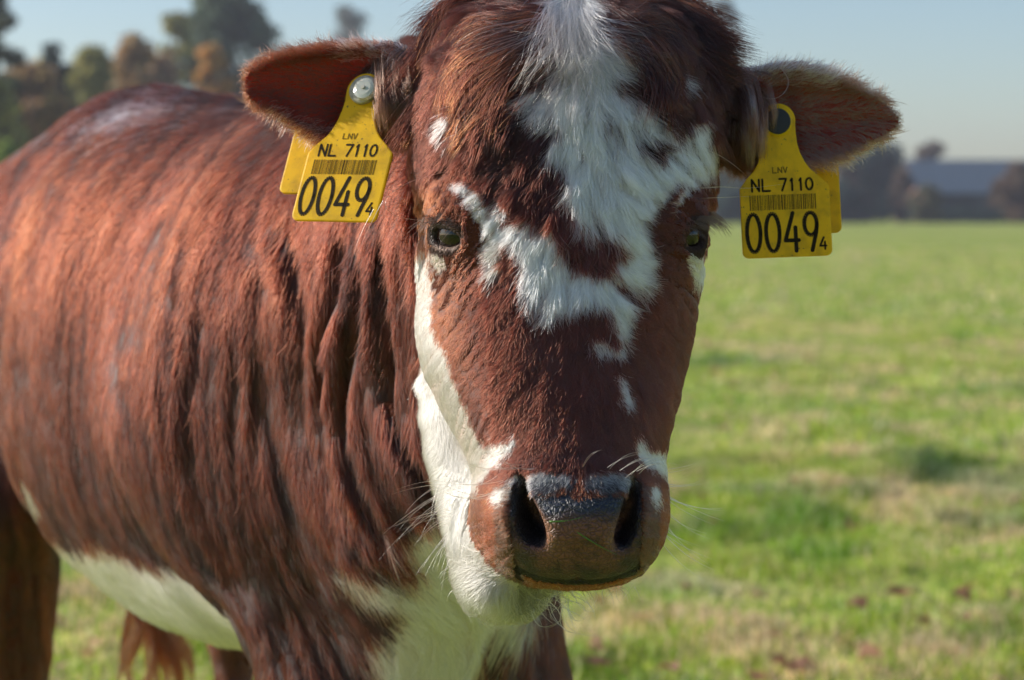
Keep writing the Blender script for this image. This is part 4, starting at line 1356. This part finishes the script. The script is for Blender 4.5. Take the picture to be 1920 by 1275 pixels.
# --- long hair at the ear roots
p, nn, vi = scatter(isbase.astype(float), 1.5e6)
px, py = proj(p)
left = px < 960
f = np.where(left[:, None], np.stack([-.05 - (py < 130) * .5, 1 + 0 * px], -1), np.stack([.12 + (py < 170) * .5 + 0 * px, 1 + 0 * px], -1))
d = to3(f)
L = np.where(py < 190, .026, .020) * rng.uniform(.5, 1.2, len(p))
gr = (nn[:, 2] > .05) & (np.where(left, (px < 790) & (px > 690), (px > 1345) & (px < 1440))) & (rng.random(len(p)) < .38)
pts, cs = strands(p, nn, d, L, np.full(len(p), .32), .2, 7, .006, .65, .12, 4)
pts[:, :, 2] -= (np.linspace(0, 1, 7)[None] ** 2) * L[:, None] * .25
c = np.array([.040, .013, .008]) * rng.uniform(.5, 1.5, (len(p), 1))
c[gr] = np.array([.33, .31, .31]) * rng.uniform(.6, 1.1, (gr.sum(), 1))
o_ = hair_obj('ear_root_hair', pts, radii(len(p), 7, .00020), M_fur, c, cow); tag(o_, kind='stuff')

# --- forelock: long locks sweeping from the poll to both sides, marched over the brow
def surf_pts(px, py, off):
    xl, xr, yc, bf, bb, n_ = rows(HR, np.clip(py, -5, 1100))
    y = face_Y(px, np.clip(py, -5, 1100)) - off
    return P(px, py, y)
def march(px, py, L_px, k, flowC, jit, drop, off0, off1, clumpkey=None, sig=30, nz=.5, seed=0):
    n = len(px)
    X = np.zeros((n, k)); Yp = np.zeros((n, k)); X[:, 0] = px; Yp[:, 0] = py
    st = L_px / (k - 1)
    dprev = flow2d(px, py, flowC, sig)
    for i in range(1, k):
        f = flow2d(X[:, i - 1], Yp[:, i - 1], flowC, sig)
        f = dprev * .45 + f * .55 + jit
        f[:, 1] += drop * i / k
        f = f / np.linalg.norm(f, axis=1, keepdims=True)
        dprev = f
        X[:, i] = X[:, i - 1] + f[:, 0] * st; Yp[:, i] = Yp[:, i - 1] + f[:, 1] * st
    s = np.linspace(0, 1, k)[None]
    off = off0 + off1 * np.sin(np.pi * np.clip(s * .8, 0, 1))
    return surf_pts(X, Yp, off), X, Yp

def lock_set(roots, nper, L0, L1, sx, sy, white=0, k=10, drop=.15, off0=.003, off1=.010, jit=.08, tight=.55, cols=None, rr=.00022):
    pts_all, col_all = [], []
    nr_ = len(roots)
    cx = np.repeat([r[0] for r in roots], nper).astype(float); cy = np.repeat([r[1] for r in roots], nper).astype(float)
    lid = np.repeat(np.arange(nr_), nper); n = len(cx)
    jit = jit * 1.7; jl = rng.normal(size=(nr_, 2)) * jit
    Ll = rng.uniform(L0, L1, nr_)[lid] * rng.uniform(.7, 1.05, n)
    px = cx + rng.normal(size=n) * sx; py = cy + rng.normal(size=n) * sy
    j = jl[lid] + rng.normal(size=(n, 2)) * jit * .6
    pp, X, Yp = march(px, py, Ll, k, FLOW_H, j, drop, (off0 + .004 * rng.random(n))[:, None], (off1 * (.5 + .8 * rng.random(n)))[:, None])
    # draw each lock together towards its tip
    s = np.linspace(0, 1, k)[None, :, None] ** 1.3 * tight
    first = np.unique(lid, return_index=True)[1]
    pp = pp * (1 - s) + pp[first][lid] * s
    lc_ = hash3(lid, lid * 5, lid * 11, 3)[:, None]
    if cols is None:
        c = C_BROWN * (.12 + .70 * lc_ ** 1.5) * rng.uniform(.6, 1.4, (n, 1))
        og = (lc_ > .80)
        c = np.where(og, c * .4 + C_ORANGE * .6 * rng.uniform(.7, 1.2, (n, 1)), c)
    else:
        c = np.array(cols) * rng.uniform(.75, 1.1, (n, 1))
    return pp, c, radii(n, k, rr)

sets = []
rt = [(rng.uniform(960, 1050), rng.uniform(-12, 55)) for _ in range(75)]
sets.append(lock_set(rt, 55, 130, 290, 8, 8, off1=.012, tight=.4, drop=.0))
rt = [(rng.uniform(830, 960), rng.uniform(0, 115)) for _ in range(80)]
sets.append(lock_set(rt, 55, 110, 260, 9, 9, off1=.009, tight=.4))
rt = [(rng.uniform(1120, 1215), rng.uniform(-12, 50)) for _ in range(75)]
sets.append(lock_set(rt, 55, 130, 270, 8, 8, off1=.012, drop=-.05, tight=.4))
rt = [(rng.uniform(1200, 1295), rng.uniform(5, 130)) for _ in range(75)]
sets.append(lock_set(rt, 55, 80, 170, 9, 9, off1=.009, drop=-.05, jit=.14))
rt = [(rng.uniform(800, 960), rng.uniform(120, 240)) for _ in range(60)]
sets.append(lock_set(rt, 40, 60, 120, 9, 9, off1=.006))
rt = [(rng.uniform(1230, 1335), rng.uniform(100, 220)) for _ in range(45)]
sets.append(lock_set(rt, 40, 60, 120, 9, 9, off1=.006))
fp = np.concatenate([a for a, _, _ in sets]); fc = np.concatenate([b for _, b, _ in sets]); fr = np.concatenate([c for _, _, c in sets])
o_ = hair_obj('forelock', fp, fr, M_fur, fc, cow); tag(o_, kind='stuff')
# pale wispy hairs in the middle parting
rt = [(rng.uniform(1040, 1100), rng.uniform(-15, 40)) for _ in range(26)]
a1_, c1_, r1_ = lock_set(rt, 14, 90, 210, 6, 8, off0=.006, off1=.018, jit=.17, drop=.45, tight=.45, cols=(.42, .37, .33), rr=.00017)
rt = [(rng.uniform(1050, 1110), rng.uniform(-30, 150)) for _ in range(26)]
a2_, c2_, r2_ = lock_set(rt, 22, 60, 130, 8, 8, off0=.004, off1=.010, jit=.10, drop=.5, tight=.45, cols=(.36, .33, .33), rr=.00017)
o_ = hair_obj('parting_wisps', np.concatenate([a1_, a2_]), np.concatenate([r1_, r2_]), M_whisker, np.concatenate([c1_, c2_]), cow)
tag(o_, kind='stuff')

# --- whiskers, eyelashes, long brow hairs, chin tuft
def curve_px(ctrl, k=14):
    """smooth curve through (px, py, Y) control points"""
    c = np.array(ctrl, float); t = np.linspace(0, 1, len(c)); s = np.linspace(0, 1, k)
    if len(c) == 3:
        a = c[0] * ((1 - s) ** 2)[:, None] + (2 * c[1] - (c[0] + c[2]) / 2) * (2 * s * (1 - s))[:, None] + c[2] * (s ** 2)[:, None]
    else:
        a = np.stack([np.interp(s, t, c[:, i]) for i in range(3)], -1)
        for _ in range(2): a[1:-1] = a[1:-1] * .5 + (a[:-2] + a[2:]) * .25
    return P(a[:, 0], a[:, 1], a[:, 2])
wh = []
R_ = random.Random(4)
def whisk(x, y, Y, dx, dy, dY, bend, n=1, spread=0.):
    for _ in range(n):
        a = (x + R_.uniform(-1, 1) * spread, y + R_.uniform(-1, 1) * spread, Y)
        e = (a[0] + dx * R_.uniform(.75, 1.2), a[1] + dy * R_.uniform(.7, 1.3), Y + dY)
        m_ = ((a[0] + e[0]) / 2 + bend * dy * -.5 * R_.uniform(.5, 1.4), (a[1] + e[1]) / 2 + bend * dx * .5 * R_.uniform(.5, 1.4), Y + dY * .6)
        wh.append(curve_px([a, m_, e]))
for x, y, dx, dy in [(825, 905, -85, 22), (822, 915, -70, 42), (830, 930, -95, 62), (832, 935, -110, 95), (828, 925, -90, 70), (838, 965, -105, 30), (838, 968, -75, 50), (842, 1000, -60, 62),
                     (846, 1010, -40, 80), (835, 945, -60, 60), (824, 910, -20, 90), (850, 1020, -25, 100), (845, 1004, -30, 60), (833, 950, -95, 45)]:
    whisk(x, y, 1.315, dx, dy, -.01, .10, 2, 5)
for x, y, dx, dy in [(1246, 905, 80, -8), (1250, 940, 95, 20), (1250, 960, 100, 55), (1248, 990, 95, 75), (1243, 1010, 80, 80), (1250, 930, 110, 40), (1240, 880, 75, -12), (1246, 985, 60, 30)]:
    whisk(x, y, 1.27, dx, dy, .0, .12, 2, 8)
for x, y, dx, dy in [(960, 880, -90, -12), (985, 878, -80, -22), (1000, 872, -60, -18), (1140, 875, 70, -25), (1165, 880, 80, -22), (1180, 888, 70, -30), (1100, 880, 40, -25), (940, 900, -110, -2), (930, 915, -100, -8), (925, 930, -70, 5), (1200, 890, 70, -10)]:
    whisk(x, y, 1.205, dx, dy, -.012, -.25, 2, 9)
for i in range(70):
    x = R_.uniform(930, 1090); y = R_.uniform(1105, 1150) - max(0, x - 1010) * .25
    dx = R_.uniform(-10, 70); dy = R_.uniform(5, 55)
    whisk(x, y, 1.295, dx, dy, -.012, R_.uniform(-1.1, 1.1), 1, 0)
for i in range(26):
    x = R_.uniform(1030, 1190)
    whisk(x, 1104 - abs(x - 1090) * .04, 1.265, R_.uniform(-30, 30), R_.uniform(12, 45), -.01, R_.uniform(-.7, .7), 1, 0)
for i in range(40):                       # fine hairs on the jaw edge
    whisk(R_.uniform(835, 870), R_.uniform(900, 1110), 1.31, R_.uniform(-35, -8), R_.uniform(5, 30), 0, .2, 1, 0)
for i in range(30):
    whisk(R_.uniform(900, 960), R_.uniform(1010, 1090), 1.25, R_.uniform(-45, -12), R_.uniform(0, 30), -.01, .2, 1, 0)
wh.append(curve_px([(836, 322, 1.295), (775, 336, 1.27), (728, 362, 1.255), (718, 385, 1.25), (735, 404, 1.252), (775, 414, 1.26), (850, 414, 1.27), (890, 411, 1.285)], 20))
wh.append(curve_px([(718, 376, 1.26), (700, 410, 1.262), (672, 470, 1.27)], 12))
wh.append(curve_px([(700, 392, 1.3), (676, 440, 1.3), (664, 478, 1.3)], 12))
wh.append(curve_px([(1300, 352, 1.31), (1350, 350, 1.30), (1400, 354, 1.30), (1470, 345, 1.30)], 14))
wh.append(curve_px([(1302, 356, 1.31), (1330, 352, 1.30), (1372, 350, 1.30)], 14))
wh.append(curve_px([(1310, 372, 1.31), (1360, 370, 1.30), (1410, 368, 1.30)], 14))
wh.append(curve_px([(1325, 282, 1.33), (1360, 298, 1.31), (1400, 330, 1.30)], 14))
wh.append(curve_px([(1460, 122, 1.38), (1482, 150, 1.362), (1472, 175, 1.355), (1450, 188, 1.355), (1425, 180, 1.36)], 14))
k = 14
wl = [np.stack([np.interp(np.linspace(0, 1, k), np.linspace(0, 1, len(q)), q[:, i]) for i in range(3)], -1) for q in wh]
wp = np.array(wl); n = len(wp)
o_ = hair_obj('whiskers', wp, radii(n, k, .00017), M_whisker, np.array([.72, .64, .54]) * rng.uniform(.7, 1.1, (n, 1)), cow); tag(o_, kind='stuff')

# locks hanging from the ear roots across the tags
hk = []
for (xa, xb, ya, yb, xe0, xe1, ye0, ye1, Y0, nloc) in ((1372, 1436, 138, 205, 1395, 1452, 250, 318, 1.350, 30), (706, 765, 112, 185, 714, 778, 210, 262, 1.352, 30)):
    for i in range(nloc):
        a_ = (R_.uniform(xa, xb), R_.uniform(ya, yb)); t_ = (a_[0] - xa) / (xb - xa)
        Y0 = 1.350 + R_.uniform(0, .012)
        e_ = (xe0 + (xe1 - xe0) * t_ + R_.uniform(-6, 6), R_.uniform(ye0, ye1) - 25 * t_)
        cc = np.array([.085, .038, .024]) * R_.uniform(.4, 1.6) if R_.random() < .88 else np.array([.22, .19, .17]) * R_.uniform(.6, 1)
        for j in range(26):
            q0 = (a_[0] + R_.gauss(0, 5), a_[1] + R_.gauss(0, 12)); q1 = (e_[0] + R_.gauss(0, 2.2), e_[1] + R_.gauss(0, 7))
            bow = R_.gauss(8 if xa > 960 else -5, 3)
            hk.append((curve_px([(q0[0], q0[1], Y0 + .030), ((q0[0] + q1[0]) / 2 + bow, (q0[1] + q1[1]) / 2 - 8, Y0), (q1[0], q1[1], Y0 + .002)], 10), cc * R_.uniform(.7, 1.3)))
hp = np.array([a_ for a_, _ in hk]); hc_ = np.array([b_ for _, b_ in hk])
o_ = hair_obj('ear_lock', hp, radii(len(hp), 10, .00018), M_fur, hc_, cow); tag(o_, kind='stuff')

# eyelashes
el = []
for c_, n_, sx in ((eL, nL, -1), (eR, nR, 1)):
    up = np.array([0, 0, 1.0]); t = norm(np.cross(up, n_)); u2 = np.cross(n_, t)
    a = math.radians(12) * sx; t2 = math.cos(a) * t + math.sin(a) * u2; u3 = -math.sin(a) * t + math.cos(a) * u2
    outer = -1 if (t2[1] < 0) else 1                      # towards the back of the head
    cnt = 150 if sx > 0 else 50
    for i in range(cnt):
        q_ = R_.uniform(-1, 1)
        x_ = q_ * .0145; y_ = .0100 * math.sqrt(max(0, 1 - q_ * q_ * .85)) + R_.uniform(0, .002)
        root = c_ + t2 * x_ + u3 * y_ + n_ * math.sqrt(max(.0001, .0212 ** 2 - x_ * x_ - y_ * y_))
        ll = R_.uniform(.010, .020)
        dr = norm(n_ * .9 + u3 * R_.uniform(-.1, .25) + t2 * (x_ / .0125 * .35 + outer * .55) + .12 * rng.normal(size=3))
        s = np.linspace(0, 1, 8)[:, None]
        el.append(root + dr * ll * s + np.array([0, 0, -1]) * ll * (.55 * s * s))
kk = np.linspace(0, 1, 8)
for i in range(90):                       # lash tuft standing out against the field beside the far eye
    x0, y0 = R_.uniform(1308, 1330), R_.uniform(396, 412); t_ = R_.uniform(.5, 1.1)
    q = curve_px([(x0, y0, 1.325), (x0 + 24 * t_, y0 + R_.uniform(4, 12), 1.322), (x0 + (44 + R_.uniform(-6, 8)) * t_, y0 + R_.uniform(22, 42) * t_, 1.32)], 8)
    el.append(q)
for i in range(34):                       # and of the near eye, hanging over the cheek
    x0, y0 = R_.uniform(802, 826), R_.uniform(404, 420); t_ = R_.uniform(.4, 1.0)
    el.append(curve_px([(x0, y0, 1.300), (x0 - 16 * t_, y0 + R_.uniform(0, 8), 1.290), (x0 - (28 + R_.uniform(-8, 8)) * t_, y0 + R_.uniform(14, 34) * t_, 1.289)], 8))
el = np.array(el)
o_ = hair_obj('eyelashes', el, radii(len(el), 8, .00014), M_fur, np.array([.05, .028, .02]) * rng.uniform(.5, 1.4, (len(el), 1)), cow); tag(o_, kind='stuff')

# --- tail switch, curled locks
tp, tc = [], []
for L_ in range(26):
    x0 = R_.uniform(225, 330); ph = R_.uniform(0, 6.28); amp = R_.uniform(6, 20); ln = R_.uniform(120, 330)
    tip = R_.uniform(-30, 60)
    cc = np.array(C_ORANGE) * R_.uniform(.35, .9)
    dY = R_.uniform(-.015, .015)
    for j in range(60):
        s = np.linspace(0, 1, 14)
        sp_ = (1 - s * .6) * R_.gauss(0, 4)
        x = 268 + (x0 - 268) * (.35 + .65 * s) + tip * s ** 1.5 + amp * np.sin(ph + s * 8) * s + sp_
        y = 1040 + 60 * (1 - 0) * 0 + ln * s + R_.uniform(0, 40)
        tp.append(P(x, y, np.full(14, 2.66 + dY)))
        tc.append(cc * R_.uniform(.7, 1.3))
tp = np.array(tp)
o_ = hair_obj('tail_switch', tp, radii(len(tp), 14, .0006), M_fur, np.array(tc), cow); tag(o_, kind='stuff')

# ================================================================== EAR TAGS
def rough_plastic():
    m, n, out = newmat('tag_plastic')
    b = n.nodes.new('ShaderNodeBsdfPrincipled'); b.inputs['Roughness'].default_value = .5; b.inputs['Specular IOR Level'].default_value = .3
    tc = n.nodes.new('ShaderNodeTexCoord')
    def nz(scale, lo, hi):
        t = n.nodes.new('ShaderNodeTexNoise'); t.inputs['Scale'].default_value = scale; t.inputs['Detail'].default_value = 6
        n.links.new(tc.outputs['Object'], t.inputs['Vector'])
        r = n.nodes.new('ShaderNodeMapRange'); r.inputs['From Min'].default_value = lo; r.inputs['From Max'].default_value = hi
        n.links.new(t.outputs['Fac'], r.inputs['Value']); return r.outputs[0]
    m1 = n.nodes.new('ShaderNodeMix'); m1.data_type = 'RGBA'
    m1.inputs['A'].default_value = (.95, .59, .003, 1); m1.inputs['B'].default_value = (.66, .39, .008, 1)
    n.links.new(nz(90, .45, .75), m1.inputs['Factor'])
    m2 = n.nodes.new('ShaderNodeMix'); m2.data_type = 'RGBA'; m2.inputs['B'].default_value = (.13, .085, .03, 1)
    n.links.new(m1.outputs['Result'], m2.inputs['A'])
    sp = nz(420, .66, .72); n.links.new(sp, m2.inputs['Factor'])
    n.links.new(m2.outputs['Result'], b.inputs['Base Color'])
    tr = n.nodes.new('ShaderNodeBsdfTranslucent'); n.links.new(m2.outputs['Result'], tr.inputs['Color'])
    mx = n.nodes.new('ShaderNodeMixShader'); mx.inputs[0].default_value = .35
    n.links.new(b.outputs[0], mx.inputs[1]); n.links.new(tr.outputs[0], mx.inputs[2]); n.links.new(mx.outputs[0], out.inputs[0])
    return m
M_tag = rough_plastic()
M_ink = principled('tag_ink', (.022, .016, .008), .8, spec=.1)
M_ink2 = principled('tag_ink_faded', (.16, .10, .012), .8, spec=.1)
M_black = principled('black_pin', (.008, .008, .009), .5)
M_studw = principled('weathered_white_plastic', (.42, .40, .33), .5, noise=(300, .8, (.16, .14, .10)))
M_cap = principled('clear_cap', (.75, .76, .68), .12, spec=.7, Transmission_Weight=.5)

def tag_outline():
    """outline in tag units: body one unit wide, v up"""
    o = []
    def arc(cx, cy, r, a0, a1, n):
        for i in range(n + 1):
            a = math.radians(a0 + (a1 - a0) * i / n); o.append((cx + r * math.cos(a), cy + r * math.sin(a)))
    arc(-.43, .07, .07, 180, 270, 5); arc(.43, .07, .07, 270, 360, 5)
    arc(.44, .76, .06, 0, 45, 4)
    o += [(.40, .885), (.30, .975), (.24, 1.06), (.19, 1.17), (.165, 1.28), (.155, 1.40)]
    arc(-.035, 1.53, .195, -12, 192, 18)
    o += [(-.215, 1.40), (-.225, 1.28), (-.245, 1.17), (-.28, 1.06), (-.33, .975), (-.42, .885)]
    arc(-.44, .76, .06, 135, 180, 4)
    return o
STROKES = {
 '0': [[(.5 + .5 * math.cos(a), .5 + .5 * math.sin(a)) for a in [math.pi * 2 * i / 28 for i in range(29)]]],
 '4': [[(.78, 0), (.78, .62)], [(.62, 1), (0, .28), (1, .28)]],
 '9': [[(.5 + .47 * math.cos(a), .70 + .30 * math.sin(a)) for a in [math.pi * 2 * i / 24 for i in range(25)]], [(.97, .68), (.90, .48), (.55, 0)]],
 '7': [[(0, 1), (1, 1), (.35, 0)]], '1': [[(.25, .82), (.6, 1), (.6, 0)]],
 'N': [[(0, 0), (0, 1), (1, 0), (1, 1)]], 'L': [[(0, 1), (0, 0), (1, 0)]], 'V': [[(0, 1), (.5, 0), (1, 1)]]}
def stroke_mesh(char, x, y, w, h, t):
    vs, fs = [], []
    for line in STROKES[char]:
        pts_ = [(x + a * w, y + b * h) for a, b in line]
        for (x0, y0), (x1, y1) in zip(pts_[:-1], pts_[1:]):
            l = math.hypot(x1 - x0, y1 - y0)
            if l < 1e-9: continue
            nx, ny = -(y1 - y0) / l * t / 2, (x1 - x0) / l * t / 2
            b = len(vs); vs += [(x0 + nx, y0 + ny), (x0 - nx, y0 - ny), (x1 - nx, y1 - ny), (x1 + nx, y1 + ny)]
            fs.append((b, b + 1, b + 2, b + 3))
    return vs, fs
def round_joints(char, x, y, w, h, t):
    vs, fs = [], []
    for line in STROKES[char]:
        q = [line[0], line[-1]] if len(line) > 8 else line
        for a, b_ in q:
            b = len(vs); vs += [(x + a * w + t / 2 * math.cos(k_ * math.pi / 5), y + b_ * h + t / 2 * math.sin(k_ * math.pi / 5)) for k_ in range(10)]
            fs.append(tuple(range(b, b + 10)))
    return vs, fs

def ear_tag(O, e1, e2, label, stud, back_off, shear=0.0):
    """O: middle of the bottom edge; e1: width vector; e2: unit of height (same length)"""
    O = np.array(O); e1 = np.array(e1); e2 = np.array(e2)
    nn_ = norm(np.cross(e1, e2))
    if nn_[1] > 0: nn_ = -nn_
    th = .0011
    root = empty('ear_tag', O)
    tag(root, label, 'ear tag', 'yellow ear tags')
    def place(uv, h, ee2=None, OO=None, bow=True):
        uv = np.array(uv, float)
        b_ = .004 * (uv[:, 0] * 2) ** 2 * 0 + 0 * uv[:, 1]
        return (OO if OO is not None else O) + uv[:, :1] * e1 + uv[:, 1:2] * e2 + (h + b_)[:, None] * nn_ if np.ndim(h) else (OO if OO is not None else O) + uv[:, :1] * e1 + uv[:, 1:2] * e2 + (h + b_)[:, None] * nn_
    ol = tag_outline(); n_ = len(ol)
    ctr = [(0, .4), (0, .8), (-.03, 1.2), (-.035, 1.53)]
    def slab(name, OO):
        # triangulated through a ladder of rows, so the slab can bow; bevelled rim
        import mathutils.geometry as mg
        front = place(ol, th, OO=OO); rim = place([(u * .985 + 0, v * 1.0) for u, v in ol], th, OO=OO)
        inn_ = [(u * .97, .01 + v * .985) for u, v in ol]
        fi = place(inn_, th * 1.25, OO=OO); bk = place(ol, -th, OO=OO)
        vs = list(front) + list(fi) + list(bk)
        fs = []
        for i in range(n_):
            j = (i + 1) % n_
            fs.append((i, j, n_ + j, n_ + i)); fs.append((j, i, 2 * n_ + i, 2 * n_ + j))
        fs.append(tuple(range(n_, 2 * n_))); fs.append(tuple(reversed(range(2 * n_, 3 * n_))))
        return mesh_obj(name, vs, fs, M_tag, root)
    front = slab('front_panel', O)
    slab('back_panel', O + back_off)
    H0 = th * 1.25 + .0002
    def text(s, x, y, cw, ch, adv, t, mat, name='character'):
        for c_ in s:
            if c_ != ' ':
                w_ = cw * (.55 if c_ == '1' else 1)
                vs, fs = stroke_mesh(c_, x + (cw - w_) / 2, y, w_, ch, t)
                v2, f2 = round_joints(c_, x + (cw - w_) / 2, y, w_, ch, t)
                mesh_obj(name, list(place(vs, H0)) + list(place(v2, H0 + .00003)), fs + [tuple(i + len(vs) for i in f_) for f_ in f2], mat, front)
            x += adv
    text('0049', -.445, .065, .150, .425, .213, .044, M_ink)
    text('4', .365, .075, .07, .13, .1, .022, M_ink)
    text('NL', -.365, .745, .080, .130, .118, .024, M_ink)
    text('7110', -.055, .745, .075, .130, .098, .024, M_ink)
    text('LNV', -.125, .945, .042, .060, .060, .012, M_ink2)
    # bar code
    x = -.40; rb = random.Random(9)
    while x < .34:
        wb_ = rb.choice([.006, .006, .010, .014]); gp = rb.choice([.006, .009, .012])
        mesh_obj('bar', place([(x, .53), (x + wb_, .53), (x + wb_, .70), (x, .70)], H0), [(0, 1, 2, 3)], M_ink2 if rb.random() < .45 else M_ink, front)
        x += wb_ + gp
    # pin
    C_ = O + e1 * -.035 + e2 * 1.53
    def disc(name, r, h0, h1, mat, cx=0., cy=0., bevel=.85, tilt=None):
        ax_ = nn_ if tilt is None else norm(nn_ + tilt)
        u_ = norm(e1 - (e1 @ ax_) * ax_); v_ = np.cross(ax_, u_)
        c0 = C_ + e1 * cx + e2 * cy
        vs, fs = [], []; k_ = 28
        rings = [(r, h0), (r, h1 - r * .12), (r * bevel, h1), (r * .3, h1 + r * .02)]
        for rr_, hh_ in rings:
            for i in range(k_):
                a = 2 * math.pi * i / k_; vs.append(c0 + ax_ * (hh_ + .003) + rr_ * (math.cos(a) * u_ + math.sin(a) * v_))
        for q_ in range(len(rings) - 1):
            for i in range(k_):
                fs.append((q_ * k_ + i, q_ * k_ + (i + 1) % k_, (q_ + 1) * k_ + (i + 1) % k_, (q_ + 1) * k_ + i))
        fs.append(tuple(range((len(rings) - 1) * k_, len(rings) * k_))); fs.append(tuple(reversed(range(k_))))
        return mesh_obj(name, vs, fs, mat, root, smooth=False)
    W = float(np.linalg.norm(e1))
    if stud == 'white':
        disc('stud', W * .165, -.001, .0030, M_studw, .03, -.02)
        disc('stud_cap', W * .12, .0032, .0085, M_cap, .085, -.055, .7)
        disc('stud_tip', W * .022, .0086, .0098, M_studw, .09, -.055)
    else:
        disc('stud', W * .16, -.001, .0006, M_black, -.01, -.01)
        disc('collar', W * .176, -.0012, .0001, M_tag, -.01, -.01)
    disc('shaft', W * .05, -.016, -.002, M_black if stud != 'white' else M_studw)
    return root

def vecpx(dx, dyup, dY, Y):
    s = Y / FPX
    return np.array([dx * s, dY * s + dyup * s * SP * 0, dyup * s])
YT = 1.345
ear_tag(P(625, 415, YT - .012), vecpx(163, -3, -66, YT), vecpx(63, 279, 110, YT) / 1.727, 'yellow ear tag with a raised grey stud, its lower edge sunlit', 'white', np.array([-.0125, .034, .019]))
YR = 1.362
ear_tag(P(1477, 482, YR - .004), vecpx(168, 6, 8, YR), vecpx(-13, 287, 30, YR) / 1.727, 'dirty yellow ear tag with a round black pin, in the shaded ear', 'black', np.array([.0125, .036, .0155]))

# ================================================================== grass blades stuck to the nose
M_blade = principled('fresh_grass_blade', (.075, .16, .02), .4)
def nose_blade(a, b, label, w0=.0006):
    n_ = 9; vs, fs = [], []
    for i in range(n_):
        s = i / (n_ - 1)
        x = a[0] + (b[0] - a[0]) * s; y = a[1] + (b[1] - a[1]) * s + 3 * math.sin(s * math.pi)
        c = P(x, y, float(face_Y(x, y)) - .0016)
        d_ = norm(P(b[0], b[1], 1.2) - P(a[0], a[1], 1.2)); u = np.cross(d_, [0, -1, 0])
        wd_ = w0 * (1.1 - .9 * s)
        vs += [c - u * wd_, c - np.array([0, .0004, 0]), c + u * wd_, c + np.array([0, .0004, 0])]
    for i in range(n_ - 1):
        for j in range(4):
            fs.append((i * 4 + j, i * 4 + (j + 1) % 4, i * 4 + 4 + (j + 1) % 4, i * 4 + 4 + j))
    fs += [(3, 2, 1, 0), tuple((n_ - 1) * 4 + j for j in range(4))]
    o = mesh_obj('grass_blade', vs, fs, M_blade, smooth=True); tag(o, label, 'grass blade', 'grass blades on the nose')
nose_blade((1030, 978), (1093, 969), 'short level grass blade stuck across the middle of the wet nose')
nose_blade((1072, 990), (1156, 1040), 'longer slanting grass blade on the nose pointing at the right nostril')
